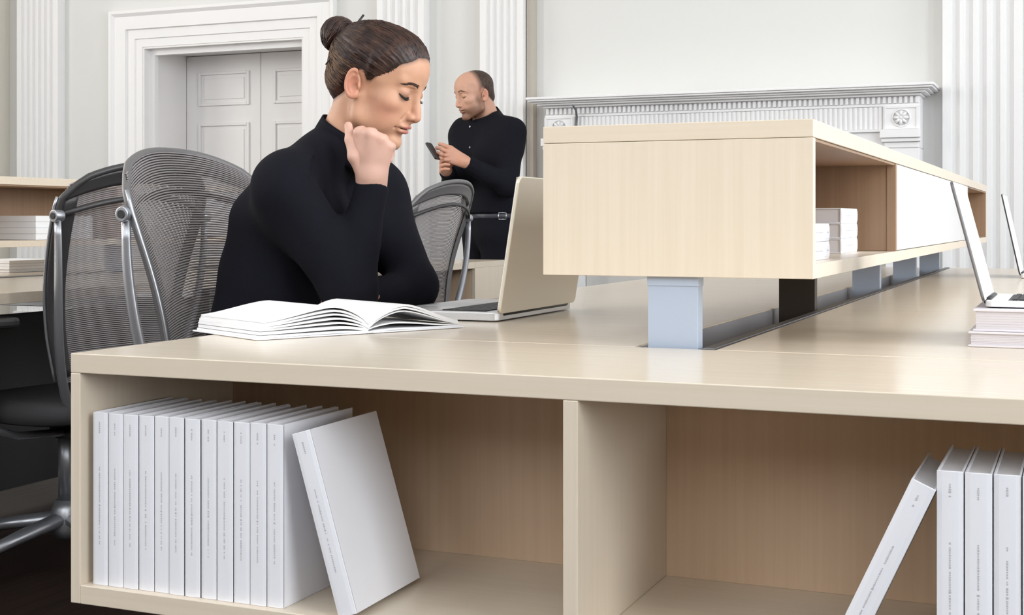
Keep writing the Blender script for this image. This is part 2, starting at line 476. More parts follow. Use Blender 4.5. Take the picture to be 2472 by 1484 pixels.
# ------------------------------------------------------------------ bench desks with raised shelf
TZ = 0.74                      # worktop height
def make_bench(cx, y0, y1, shelf_y0, shelf_y1, mods, label, shelf_label, far=False):
    """bench desk: two worktops, cable trough between them, leg frames. Origin on the floor."""
    o = Vector((cx, y0, 0))
    b = empty('bench_desk', o)
    tag(b, label, 'desk')
    def part(name, mat, x0, x1, ya, yb, z0, z1, bevel=.0012, parent=None):
        return MB().box(x0 - o.x, x1 - o.x, ya - y0, yb - y0, z0, z1).build(name, mat, parent or b, bevel)
    HW = 0.7215
    tl, tr = cx - .0565, cx + .0605
    part('worktop', M_WT, cx - HW, tl, y0, y1, TZ - .028, TZ)
    part('worktop', M_WT, tr, cx + HW, y0, y1, TZ - .028, TZ)
    tg = MB()
    tg.box(tl - o.x, tr - o.x, 0, y1 - y0, TZ - .075, TZ - .070)
    tg.box(tl - o.x, tl + .003 - o.x, 0, y1 - y0, TZ - .070, TZ - .002)
    tg.box(tr - .003 - o.x, tr - o.x, 0, y1 - y0, TZ - .070, TZ - .002)
    part_t = tg.build('cable_trough', M_TROUGH, b)
    part('trough_rail', M_RAIL, tr - .020, tr - .004, y0 + .004, y1, TZ - .030, TZ + .0015, .001)
    part('trough_rail', M_STEEL, tr - .027, tr - .023, y0 + .004, y1, TZ - .045, TZ - .008, 0)
    part('trough_rail', M_STEEL, tr - .036, tr - .033, y0 + .004, y1, TZ - .050, TZ - .018, 0)
    for yl in (y0 + .45, (y0 + y1) / 2, y1 - .35):
        lf = MB()
        for xl in (cx - .52, cx + .52):
            lf.box(xl - .03 - o.x, xl + .03 - o.x, yl - .03 - y0, yl + .03 - y0, 0, TZ - .068)
        lf.box(cx - .55 - o.x, cx + .55 - o.x, yl - .02 - y0, yl + .02 - y0, TZ - .118, TZ - .076)
        for xl in (cx - .52, cx + .52):
            lf.box(xl - .03 - o.x, xl + .03 - o.x, yl - .03 - y0, yl + .03 - y0, TZ - .068, TZ - .028)
        lf.build('leg_frame', M_STEEL, b, .002)
    part('underdesk_shade', M_CHD, cx - .009, cx + .009, y0 + .05, y1 - .05, .06, TZ - .12)  # added dark panel, stands in for the shade under the desk
    # raised shelf on posts
    so = Vector((cx, shelf_y0, TZ))
    s = empty('raised_shelf', so)
    tag(s, shelf_label, 'shelf')
    sx0, sx1 = cx - .1935, cx + .1935
    zb, zt = .839, 1.0525
    def sp(name, mat, x0, x1, ya, yb, z0, z1, bevel=.001, parent=None):
        return MB().box(x0 - so.x, x1 - so.x, ya - so.y, yb - so.y, z0 - so.z, z1 - so.z).build(name, mat, parent or s, bevel)
    sp('shelf_top', M_WX, sx0, sx1, shelf_y0, shelf_y1, zt - .024, zt)
    sp('shelf_bottom', M_WX, sx0, sx1, shelf_y0 + .016, shelf_y1, zb, zb + .020)
    sp('end_panel', M_WZ, sx0, sx1, shelf_y0, shelf_y0 + .016, zb, zt - .0245)
    n = len(mods)
    L = (shelf_y1 - shelf_y0) / n
    zi0, zi1 = zb + .0203, zt - .0243
    for i in range(1, n + 1):
        yb = shelf_y0 + L * i
        full = i == n or mods[i - 1] != mods[i]
        if i == n:
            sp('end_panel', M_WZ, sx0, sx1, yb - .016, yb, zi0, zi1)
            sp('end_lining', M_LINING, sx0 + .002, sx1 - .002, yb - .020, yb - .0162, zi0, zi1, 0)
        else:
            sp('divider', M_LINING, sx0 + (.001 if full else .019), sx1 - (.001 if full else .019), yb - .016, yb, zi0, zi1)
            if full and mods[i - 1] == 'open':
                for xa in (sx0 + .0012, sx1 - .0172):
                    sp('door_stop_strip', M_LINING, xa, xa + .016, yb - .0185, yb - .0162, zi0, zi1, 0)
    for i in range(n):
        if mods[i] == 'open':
            sp('bay_ceiling_shade', M_LINING, sx0 + .003, sx1 - .003, shelf_y0 + L * i + .0165, shelf_y0 + L * (i + 1) - .0205, zi1 - .004, zi1 - .0003, 0)  # thin brown sheet that colours in the shade below the shelf top
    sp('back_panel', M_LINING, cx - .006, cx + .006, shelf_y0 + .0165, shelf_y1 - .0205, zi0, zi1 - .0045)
    for side in (-1, 1):
        for i, k in enumerate(mods):
            if k == 'door':
                ya, yb = shelf_y0 + L * i + .0025, shelf_y0 + L * (i + 1) - (.0025 if i + 1 < n and mods[i + 1] == 'door' else .0185)
                xa, xb = (sx1 - .017, sx1 - .0005) if side > 0 else (sx0 + .0005, sx0 + .017)
                sp('sliding_door', M_WHITE, xa, xb, ya, yb, zi0 + .001, zi1 - .001)
    pys = [shelf_y0 + .012, 2.70 - 1.80 + shelf_y0, 3.64 - 1.80 + shelf_y0, 4.48 - 1.80 + shelf_y0, shelf_y1 - .10]
    for i, py in enumerate(pys):
        front = M_POSTD if i == 1 else M_POST
        p = sp('post', front, cx - .0395, cx + .0325, py, py + .026, TZ - .070, zb, .0008)
        if i != 1:
            sp('post_cap', M_POST, cx - .0405, cx + .0335, py - .0015, py + .0275, zb - .013, zb - .0002, .0005)
    return b, s
CX = -0.5215
bench, shelf = make_bench(CX, 1.803, 5.40, 1.80, 5.35, ['open', 'door', 'door', 'open'],
    'pale wood bench desk running back from the front cabinet', 'raised pale wood shelf box on posts along the near bench')
CX2 = -3.17
bench2, shelf2 = make_bench(CX2, 2.0, 5.355, 2.0, 5.30, ['open', 'open', 'door', 'open'],
    'pale wood bench desk at far left behind the mesh chairs', 'raised pale wood shelf box on the far left bench')

# ------------------------------------------------------------------ end cabinets
def make_cabinet(cx, ya, yb, open_front, label):
    o = Vector((cx, ya, 0))
    c = empty('storage_cabinet', o); tag(c, label, 'cabinet')
    def part(name, mat, x0, x1, y0, y1, z0, z1, bevel=.0012):
        return MB().box(x0 - o.x, x1 - o.x, y0 - o.y, y1 - o.y, z0, z1).build(name, mat, c, bevel)
    hw = .7215; zb = .407
    part('cabinet_top', M_WT, cx - hw, cx + hw, ya, yb, TZ - .026, TZ)
    part('cabinet_bottom', M_WX, cx - hw + .016, cx + hw - .016, ya, yb, zb, zb + .025)
    part('side_panel', M_WZ, cx - hw, cx - hw + .0158, ya, yb, zb, TZ - .0262)
    part('side_panel', M_WZ, cx + hw - .0158, cx + hw, ya, yb, zb, TZ - .0262)
    part('divider', M_WZ, cx - .0185, cx - .0005, ya, yb - .018, zb + .0252, TZ - .0262)
    bk = yb - .018 if open_front else ya
    part('back_panel', M_BACK, cx - hw + .016, cx - .0187, bk - .012 if open_front else ya, bk if open_front else ya + .012, zb + .0252, TZ - .0262, 0)
    part('back_panel', M_BACK, cx - .0003, cx + hw - .016, bk - .012 if open_front else ya, bk if open_front else ya + .012, zb + .0252, TZ - .0262, 0)
    lg = MB()
    for x in (cx - .45, cx + .45):
        lg.box(x - .03 - o.x, x + .03 - o.x, (yb - ya) - .14, (yb - ya) - .08, 0, zb)
    lg.build('leg_frame', M_STEEL, c, .002)
    return c
make_cabinet(CX, 1.42, 1.80, True, 'open pale wood end cabinet holding white books in the foreground')
make_cabinet(CX2, 5.358, 5.74, False, 'pale wood end cabinet in front of the man with phone')

# ------------------------------------------------------------------ books
rng = random.Random(7)
def spine_print(H, T, seed, two=True):
    """grey lettering running down the spine: a short word near the top and a long title with a dot"""
    r = random.Random(seed)
    m = MB()
    def run(z0, z1, h):
        z = z0
        while z > z1:
            L = .0012 + .0012 * r.random()
            if r.random() < .14: z -= .0022; continue
            hh = h * (0.6 + .5 * r.random())
            m.add([(-hh / 2, 0, z), (hh / 2, 0, z), (hh / 2, 0, z - L), (-hh / 2, 0, z - L)], [(0, 1, 2, 3)])
            z -= L + .0007
    run(H * .945, H * .885, .0019)
    run(H * .685, H * .475, .0016)
    zc = H * .462
    m.add([(.0013 * math.cos(a), 0, zc + .0013 * math.sin(a)) for a in np.linspace(0, 2 * math.pi, 10, endpoint=False)], [tuple(range(10))])
    run(H * .450, H * .24, .0016)
    return m
BOOK_MESH = {}
def book_meshes(T, H, D, key):
    """upright book: spine faces -y at y=0, foot at z=0, centred in x"""
    k = (round(T, 4), H, D, key)
    if k in BOOK_MESH: return BOOK_MESH[k]
    cb = .0022
    cov = MB()
    cov.box(-T / 2, -T / 2 + cb, 0.0015, D, 0, H)
    cov.box(T / 2 - cb, T / 2, 0.0015, D, 0, H)
    n = 5
    pts = [(-T / 2, .0015)] + [(-T / 2 + T * i / n, .0006 - .0006 * math.sin(math.pi * i / n)) for i in range(1, n)] + [(T / 2, .0015)] + [(T / 2, .0035), (-T / 2, .0035)]
    cov.prism(pts, 2, 0, H)
    pg = MB().box(-T / 2 + cb + .0001, T / 2 - cb - .0001, .0036, D - .004, .003, H - .0035)
    ms = (cov.mesh('cover', M_COVER), pg.mesh('page_block', M_PAGES), None)
    sp = spine_print(H, T, key)
    sp.v = [(x, -.0003, z) for x, y, z in sp.v]
    ms = (ms[0], ms[1], sp.mesh('spine_lettering', M_PRINT))
    BOOK_MESH[k] = ms
    return ms
def book(loc, T, H, D, key, label, group, rot=(0, 0, 0)):
    e = bpy.data.objects.new('book', None); COL.objects.link(e); e.empty_display_size = .05
    e.location = loc; e.rotation_euler = rot
    tag(e, label, 'book', group)
    a, b, c = book_meshes(T, H, D, key)
    link('cover', a, e, .0005, 1); link('page_block', b, e)
    link('spine_lettering', c, e)
    return e
ORD = ['first', 'second', 'third', 'fourth', 'fifth', 'sixth', 'seventh', 'eighth', 'ninth', 'tenth', 'eleventh', 'twelfth']
BZ = .4321
xL = CX - .7215 + .0158
x = xL + .0125
NB = 12; pitch = (-.917 - x) / NB
gaps = {5: .0012, 6: .001, 7: .0006}
for i in range(NB):
    T = pitch - .0007 - gaps.get(i, 0)
    book((x + T / 2 + rng.random() * .0002, 1.430 + rng.uniform(-.0008, .0012), BZ), T, .2295 + rng.uniform(-.0006, .0006), .172 + rng.uniform(-.002, .003), i,
         'white upright book, %s from left side panel in the left compartment' % ORD[i], 'upright white books in the left compartment')
    x += pitch
# the leaning book right of the row
TH = math.radians(-16.6)
T = .0262
zlift = T / 2 * math.sin(-TH)
book((-.8345 + T / 2 * math.cos(TH), 1.424, BZ + zlift + .0002), T, .2295, .180, 20, 'white book leaning left against the row of upright books', 'leaning white books', (0, TH, math.radians(1.5)))
# right compartment
x = -.1360
for i in range(4):
    T = .0262
    book((x + T / 2, 1.431 + rng.uniform(-.001, .001), BZ), T, .2295, .172, 30 + i,
         'white upright book, %s from the leaning book in right compartment' % ORD[i], 'upright white books in the right compartment')
    x += .0274
TH = math.radians(24.5)
T = .0262
zlift = T / 2 * math.sin(TH)
Lh = .2295
# top right corner of the tilted book touches the first upright book
xt = -.1364
cxx = xt - (Lh * math.sin(TH) + T / 2 * math.cos(TH))
book((cxx, 1.429, BZ + zlift + .0002), T, Lh, .172, 40, 'white book leaning right against upright books in right compartment', 'leaning white books', (0, TH, 0))
# stacks lying flat in the first bay of the raised shelf; spine towards the open side
def flat_stack(px, py, z, n, labels, group, rotz, T=.0268, H=.20, D=.165, key=50):
    """spines face +x when rotz is 0; (px,py) is the spine-side, near corner"""
    for i in range(n):
        M = Matrix.Translation((px, py, z + T * (i + .5) + .0003 * i)) @ Matrix.Rotation(rotz, 4, 'Z') @ Matrix.Rotation(math.radians(90), 4, 'Z') @ Matrix.Rotation(math.radians(90), 4, 'Y')
        e = book((0, 0, 0), T, H, D, key + i, labels[i], group)
        e.matrix_basis = M
    return
zbay = .859 + .0002
flat_stack(-.392, 2.425, zbay, 3, ['white book at bottom of the taller stack in the raised shelf', 'white book in middle of the taller stack in the raised shelf', 'white book on top of the taller stack in the raised shelf'], 'stacked books in the raised shelf', 0, key=50, H=.185, D=.105)
flat_stack(-.352, 1.872, zbay, 2, ['white book at bottom of the shorter stack in the raised shelf', 'white book on top of the shorter stack in the raised shelf'], 'stacked books in the raised shelf', 0, key=55, H=.195, D=.145)
# two big books below the small laptop on the right worktop
def slab_book(x0, x1, y0, y1, z, T, label, key):
    e = empty('book', ((x0 + x1) / 2, (y0 + y1) / 2, z)); tag(e, label, 'book', 'books under the small laptop')
    w, d = (x1 - x0) / 2, (y1 - y0) / 2
    cb = .003
    cov = MB().box(-w, w, -d, d, 0, cb).box(-w, w, -d, d, T - cb, T).box(w - .003, w, -d, d, cb, T - cb)
    cov.build('cover', plain('lilac_white_cover', (.74, .70, .73), .55), e, .0006)
    pgs = MB()
    k = 7
    for i in range(k):
        a = cb + (T - 2 * cb) * i / k; bb = cb + (T - 2 * cb) * (i + 1) / k
        j = rng.uniform(0, .0008)
        pgs.box(-w + .003 + j, w - .0032, -d + .003 + j, d - .003 - j, a + .00005, bb - .00005)
    pgs.build('page_block', plain('lilac_pages', (.66, .62, .64), .8), e)
    return e
slab_book(-.146, .085, 1.985, 2.26, TZ + .0003, .0215, 'white book lying on right worktop at bottom under small laptop', 1)
slab_book(-.140, .08, 1.990, 2.25, TZ + .0222, .0305, 'thick grey white book directly under the small laptop', 2)
# things on the far left bench
def paper_box(x0, x1, y0, y1, z0, z1, label, name='paper_stack'):
    e = empty(name, ((x0 + x1) / 2, (y0 + y1) / 2, z0)); tag(e, label, 'paper')
    n = 4; h = (z1 - z0) / n
    for i in range(n):
        j = rng.uniform(-.004, .004)
        MB().box(-(x1 - x0) / 2 + j, (x1 - x0) / 2 + j, -(y1 - y0) / 2 - j, (y1 - y0) / 2 - j, h * i + .0003, h * (i + 1)).build('ream', M_PAPER, e, .001)
paper_box(-3.155, -2.99, 3.26, 3.52, .8595, .935, 'white paper stack in the raised shelf at far left')
paper_box(-3.62, -3.40, 3.58, 3.83, TZ + .0003, TZ + .042, 'low white paper stack on worktop below the far left shelf')

# ------------------------------------------------------------------ open book on the worktop
ob = empty('open_book', (-1.030, 1.852, TZ + .0006), math.atan2(-.885, .466) + math.pi / 2 + math.pi / 2)
tag(ob, 'white open book with fanned pages lying on worktop before the woman', 'book')
ob.rotation_euler = (0, 0, math.atan2(.885, .466))     # local x runs from the left page to the right page
LB = .205
def sheet(sign, w, z0, hp, xp, ze, n=18, y0=0.0, y1=LB):
    """curve of a page from the spine outwards: peak height hp at xp, end height ze"""
    pts = []
    for i in range(n + 1):
        x = w * i / n
        if x < xp:
            q = x / xp
            z = z0 + (hp - z0) * (math.sin(q * math.pi / 2) ** .8)
        else:
            q = (x - xp) / (w - xp)
            z = hp + (ze - hp) * (q * q * (3 - 2 * q) * .55 + .45 * q)
        pts.append((sign * x, z))
    return pts
cv = MB()
cv.box(-.198, -.006, -.004, LB + .004, 0, .0022).box(.006, .186, -.004, LB + .004, 0, .0022).box(-.006, .006, -.004, LB + .004, .0002, .0018)
cv.build('cover', M_COVER, ob, .0005)
def thick_sheet(pts, th, y0, y1):
    m = MB(); n = len(pts)
    top = pts; bot = [(x, z - th) for x, z in pts]
    def add_strip(line, flip):
        k = len(m.v)
        for x, z in line: m.v.append((x, y0, z)); m.v.append((x, y1, z))
        for i in range(n - 1):
            a = k + 2 * i
            f = (a, a + 2, a + 3, a + 1)
            m.f.append(f if not flip else f[::-1]); m.sm.append(True)
    add_strip(top, False); add_strip(bot, True)
    for y in (y0, y1):
        k = len(m.v)
        for (x, z), (xb_, zb_) in zip(top, bot): m.v.append((x, y, z)); m.v.append((xb_, y, zb_))
        for i in range(n - 1):
            a = k + 2 * i; m.f.append((a, a + 1, a + 3, a + 2)); m.sm.append(False)
    k = len(m.v)
    m.v += [(top[-1][0], y0, top[-1][1]), (top[-1][0], y1, top[-1][1]), (bot[-1][0], y1, bot[-1][1]), (bot[-1][0], y0, bot[-1][1])]
    m.f.append((k, k + 1, k + 2, k + 3)); m.sm.append(False)
    return m
# left half: a thick block with loose leaves above
specs_l = [(.192, .0030, .0062, .055, .0058, .0034), (.191, .0065, .0135, .058, .0112, .0046), (.190, .0085, .0200, .060, .0150, .0030), (.1895, .0100, .0270, .062, .0180, .0030),
           (.188, .0120, .0335, .064, .0210, .0028), (.187, .0140, .0395, .066, .0240, .0034), (.185, .0155, .0450, .068, .0268, .0022)]
for i, (w, z0, hp, xp, ze, th) in enumerate(specs_l):
    thick_sheet(sheet(-1, w, z0, hp, xp, ze), th, .001 * (i % 3), LB - .002 * (i % 2)).build('page_leaf', M_PAPER, ob, fixn=True)
specs_r = [(.180, .0030, .0055, .05, .0036, .0028), (.179, .0070, .0150, .055, .0052, .0022), (.178, .0090, .0330, .068, .0080, .0016), (.177, .0115, .0385, .070, .0105, .0030),
           (.176, .0140, .0430, .072, .0130, .0036)]
for i, (w, z0, hp, xp, ze, th) in enumerate(specs_r):
    thick_sheet(sheet(1, w, z0, hp, xp, ze), th, .001 * ((i + 1) % 3), LB - .002 * (i % 2)).build('page_leaf', M_PAPER, ob, fixn=True)

# ------------------------------------------------------------------ laptops
def rounded_rect(x0, x1, y0, y1, r, n=5):
    pts = []
    for cx_, cy_, a0 in ((x1 - r, y0 + r, -90), (x1 - r, y1 - r, 0), (x0 + r, y1 - r, 90), (x0 + r, y0 + r, 180)):
        for k in range(n + 1):
            a = math.radians(a0 + 90 * k / n); pts.append((cx_ + r * math.cos(a), cy_ + r * math.sin(a)))
    return pts
def make_laptop(hinge, rz, W, Dp, lid_h, tilt, m_lid, m_base, screen_col, label, th=.016, screen_emit=0.0, lid_th=.007):
    """local frame: hinge line along y (width W) at x=0, base extends to -x (towards the user), lid leans to +x by tilt"""
    e = empty('laptop', hinge, rz); tag(e, label, 'laptop')
    base = MB().prism(rounded_rect(-Dp, 0.004, 0, W, .012), 2, .0015, th).build('base', m_base, e, .0015)
    kw, kx0, kx1 = W - .05, -Dp * .52, -.030
    MB().box(kx0 - .004, kx1 + .004, .021, W - .021, th, th + .0003).build('keyboard_well', M_KEYS, base)
    km = MB()
    rows = 6; cols = 14
    for i in range(rows):
        for j in range(cols):
            xa = kx0 + (kx1 - kx0) * i / rows; ya = .025 + kw * j / cols
            km.box(xa + .0012, xa + (kx1 - kx0) / rows - .0012, ya + .001, ya + kw / cols - .001, th + .0004, th + .0016)
    tag(km.build('keys', M_KEYS, base), kind='stuff')
    MB().box(-Dp * .93, -Dp * .58, W * .36, W * .64, th, th + .0003).build('trackpad', plain('trackpad_grey', (.6, .6, .61), .4), base)
    MB().cyl((0.002, .03, th - .002), (0.002, W - .03, th - .002), .0055, 12).build('hinge', M_DARK, e)
    lid = MB().prism(rounded_rect(0, lid_h, 0, W, .012), 2, -lid_th, 0)
    M = Matrix.Translation((0.004, 0, th - .001)) @ Matrix.Rotation(tilt - math.pi / 2, 4, 'Y')
    lo = lid.build('lid', m_lid, e, .0015); lo.matrix_basis = M
    sc = MB().box(.012, lid_h - .010, .010, W - .010, .0002, .0008)
    ms = plain(label[:6] + 'screen', screen_col, .18)
    if screen_emit:
        p = ms.node_tree.nodes['Principled BSDF']; p.inputs['Emission Color'].default_value = (1, 1, 1, 1); p.inputs['Emission Strength'].default_value = screen_emit
    sc.build('screen', ms, lo)
    bz = MB()
    bz.box(.002, .0118, .002, W - .002, .0002, .001).box(lid_h - .0098, lid_h - .002, .002, W - .002, .0002, .001)
    bz.box(.012, lid_h - .010, .002, .0098, .0002, .001).box(.012, lid_h - .010, W - .0098, W - .002, .0002, .001)
    bz.build('screen_bezel', m_base, lo)
    return e
make_laptop((-.945, 2.150, TZ + .0003), 0, .375, .222, .243, math.radians(9.0), M_LAPG, M_LAPS, (.05, .06, .08), 'champagne silver laptop standing open in front of the woman', screen_emit=0)
M_LWHITE = plain('white_plastic', (.84, .83, .83), .35)
make_laptop((-.122, 2.235, TZ + .0530), math.pi, .215, .165, .178, math.radians(14.5), M_CHF, M_LWHITE, (.90, .90, .90), 'small white laptop open on top of two books at right edge', th=.010, screen_emit=.55, lid_th=.004)
make_laptop((-.170, 4.72, TZ + .0003), math.pi, .27, .22, .255, math.radians(12), M_DARK, M_LWHITE, (.90, .90, .90), 'white laptop farther along right worktop at picture edge', th=.014, screen_emit=.55, lid_th=.004)

# ------------------------------------------------------------------ mesh office chairs
def chair_surf(s, v):
    """point on the back shell: s 0 foot .. 1 top, v -1 .. 1 across"""
    w = np.interp(s, [0, .25, .5, .75, .88, .95, 1.0], [.185, .208, .224, .238, .243, .240, .230])
    y = v * w
    zt = 1.062 - .056 * (abs(v) ** 2.4)
    z = .505 + s * (zt - .505)
    x = -.185 - .105 * s + .030 * math.sin(math.pi * min(1, s * 1.15)) + .060 * (v * v) * (0.35 + .65 * s) + (-.020 * max(0, (s - .85) / .15) ** 2)
    return np.array((x, y, z))
def make_chair(loc, rz, frame_mat, label, ribs=108):
    e = empty('office_chair', loc, rz); tag(e, label, 'chair', 'mesh office chairs')
    m = MB()
    for i in range(ribs):
        s = .02 + .975 * i / (ribs - 1)
        pts = [chair_surf(s, v) for v in np.linspace(-.985, .985, 17)]
        m.tube(pts, .0020, 4, cap=False, up=(1, 0, 0))
    tag(m.build('mesh_back', M_MESH, e), kind='stuff')
    # frame: one loop up one side, over the top, down the other
    path = [chair_surf(s, -1) for s in np.linspace(0, .93, 22)]
    path += [chair_surf(1.0 - .07 * max(0, (abs(v) - .8) / .2) ** 2, v) for v in np.linspace(-.985, .985, 25)]
    path += [chair_surf(s, 1) for s in np.linspace(.93, 0, 22)]
    path = [p + np.array((-.006, 0, 0)) for p in path]
    MB().tube(path, .0085, 10).build('back_frame', frame_mat, e)
    # broad band below the top edge, just behind the mesh
    def band(u, v):
        q = chair_surf(.915 + .070 * u, -.97 + 1.94 * v); return q + np.array((-.008, 0, 0))
    MB().grid(band, 5, 28).build('top_band', frame_mat, e, solid=.006)
    def sband(sign):
        def f(u, v):
            q = chair_surf(.05 + .87 * v, sign * (.97 - .13 * u)); return q + np.array((-.008, 0, 0))
        return f
    for sg in (-1, 1):
        MB().grid(sband(sg), 3, 24).build('side_band', frame_mat, e, solid=.005)
    edge = [chair_surf(s, sg) for sg in (-1,) for s in np.linspace(.05, .93, 20)]
    for sg in (-1, 1):
        pts = [chair_surf(s, sg) + np.array((.003, sg * .0080, 0)) for s in np.linspace(.03, .94, 22)]
        MB().tube(pts, .0042, 6).build('edge_trim', M_CHS, e)
    # silver uprights, hinges, arched cross bar
    hx, hy, hz = -.232, .249, .930
    for sg in (-1, 1):
        def bez(t):
            P = [np.array(q) for q in ((-.165, .140 * sg, .415), (-.180, .220 * sg, .53), (-.238, (hy - .002) * sg, .72), (hx, hy * sg, hz - .012))]
            return ((1 - t) ** 3) * P[0] + 3 * t * (1 - t) ** 2 * P[1] + 3 * t * t * (1 - t) * P[2] + t ** 3 * P[3]
        ts = np.linspace(0, 1, 18)
        MB().tube([bez(t) for t in ts], [1.25 - .45 * t for t in ts], 12, flat=(.0075, .0135), up=(1, 0, 0)).build('upright', M_CHS, e)
        h = MB().cyl((hx, (hy - .012) * sg, hz), (hx, (hy + .014) * sg, hz), .0150, 20).build('hinge', M_CHS, e, .002)
        MB().cyl((hx, (hy + .0142) * sg, hz), (hx, (hy + .016) * sg, hz), .008, 16).build('hinge_cap', M_DARK, h)
    arch = [(-.240 - .055 * (1 - v * v), hy * v * .96, hz + .004 + .045 * (1 - abs(v) ** 2)) for v in np.linspace(-1, 1, 21)]
    MB().tube(arch, .0048, 8, flat=(1.0, 1.4)).build('cross_bar', M_CHD, e)
    # spine plate joining uprights to the seat
    MB().tube([(-.170, -.145, .418), (-.235, 0, .400), (-.170, .145, .418)], .022, 10, flat=(1.0, .9)).build('yoke', M_CHD, e)
    MB().tube([(-.235, 0, .400), (-.12, 0, .375), (0.02, 0, .37)], [.03, .036, .05], 10, flat=(1.3, .7)).build('tilt_housing', M_CHD, e)
    # lower lumbar triangle
    lm = MB().add([(-.196, -.172, .515), (-.196, .172, .515), (-.246, .065, .42), (-.246, -.065, .42)], [(0, 1, 2, 3)])
    lm.build('back_bracket', M_CHD, e, solid=.010)
    # seat
    st = MB()
    def outline(k):
        pts = []
        for a in np.linspace(0, 2 * math.pi, 40, endpoint=False):
            c, q = math.cos(a), math.sin(a)
            pts.append((.03 + .245 * k * math.copysign(abs(c) ** .55, c), .245 * k * math.copysign(abs(q) ** .55, q)))
        return pts
    lay = [(.90, .405), (.985, .412), (1.0, .432), (.985, .452), (.93, .462), (.6, .458), (.2, .454)]
    k0 = len(st.v); n = 40
    for k, z in lay:
        for (px, py) in outline(k): st.v.append((px, py, z - .02 * max(0, (px - .18)) / .1 * .5))
    for i in range(len(lay) - 1):
        for j in range(n):
            st.f.append((i * n + j, i * n + (j + 1) % n, (i + 1) * n + (j + 1) % n, (i + 1) * n + j)); st.sm.append(True)
    st.f.append(tuple(range(n))[::-1]); st.sm.append(False)
    st.f.append(tuple((len(lay) - 1) * n + j for j in range(n))); st.sm.append(True)
    st.build('seat', M_SEAT, e)
    # arm rests: pad, dark upright, loop tube below the seat
    for sg in (-1, 1):
        ay = .285 * sg
        ar = MB().prism(rounded_rect(-.11, .13, ay - .042, ay + .042, .035), 2, .655, .680).build('armrest', M_DARK, e, .008)
        MB().tube([(.0, ay, .655), (.005, ay, .60), (.0, ay, .52), (-.01, ay, .47)], [1, 1.1, 1.2, 1.0], 12, flat=(.016, .032), up=(1, 0, 0)).build('arm_upright', M_CHD, ar)
        MB().tube([(-.01, ay, .485), (-.012, ay - .004 * sg, .44), (-.014, ay - .03 * sg, .395), (-.016, ay - .09 * sg, .372), (-.018, ay - .20 * sg, .365), (-.02, 0.02 * sg, .365)], .011, 10).build('arm_loop', M_CHS, ar)
    # column and five star base
    MB().cyl((0.02, 0, .17), (0.02, 0, .37), .026, 20).build('gas_column', M_CHS, e)
    MB().tube([(0.02, 0, .075), (0.02, 0, .10), (0.02, 0, .15), (0.02, 0, .175)], [.04, .052, .042, .032], 20, up=(1, 0, 0)).build('base_hub', M_CHS, e)
    for k in range(5):
        a = 2 * math.pi * k / 5 + .35
        c, q = math.cos(a), math.sin(a)
        lg = MB().tube([(.02 + c * .03, q * .03, .125), (.02 + c * .16, q * .16, .105), (.02 + c * .31, q * .31, .078)], [1.15, 1.0, .75], 10, flat=(.024, .017), up=(0, 0, 1)).build('base_leg', M_CHS, e)
        cx_, cy_ = .02 + c * .305, q * .305
        ca = MB()
        for w in (-.016, .016):
            ca.cyl((cx_ - q * (w - .009), cy_ + c * (w - .009), .030), (cx_ - q * (w + .009), cy_ + c * (w + .009), .030), .030, 18)
        ca.cyl((cx_, cy_, .03), (cx_, cy_, .078), .009, 10)
        ca.build('caster', M_DARK, lg)
    return e
make_chair((-1.435, 2.305, 0), 0, M_CHF, 'grey mesh office chair the woman sits on')
make_chair((-2.475, 2.838, 0), math.radians(172), M_CHD, 'dark framed mesh office chair at left with its back turned')
make_chair((-2.39, 4.41, 0), math.radians(180), M_CHF, 'grey mesh office chair in front of the standing man')
# ------------------------------------------------------------------ people: smooth bodies from distance fields
f32 = np.float32
def smin(a, b, k):
    h = np.clip(0.5 + 0.5 * (b - a) / k, 0, 1)
    return b + (a - b) * h - k * h * (1 - h)
def smax(a, b, k): return -smin(-a, -b, k)
def ell(P, c, r):
    q = (P - np.array(c, f32)); r = np.array(r, f32)
    k0 = np.sqrt(((q / r) ** 2).sum(-1)); k1 = np.sqrt(((q / (r * r)) ** 2).sum(-1)) + 1e-9
    return k0 * (k0 - 1) / k1
def sph(P, c, r): return np.sqrt(((P - np.array(c, f32)) ** 2).sum(-1)) - r
def cone(P, a, b, r1, r2):
    a = np.array(a, f32); b = np.array(b, f32)
    d = b - a; t = np.clip(((P - a) @ d) / (d @ d), 0, 1)
    return np.sqrt(((P - a - t[:, None] * d) ** 2).sum(-1)) - (r1 + (r2 - r1) * t)
def chain(P, pts, rs, k=.012):
    d = None
    for i in range(len(pts) - 1):
        e = cone(P, pts[i], pts[i + 1], rs[i], rs[i + 1])
        d = e if d is None else smin(d, e, k)
    return d
def rot_ell(P, c, r, R):
    q = (P - np.array(c, f32)) @ np.array(R, f32)      # columns of R are the local axes
    return ell(q, (0, 0, 0), r)

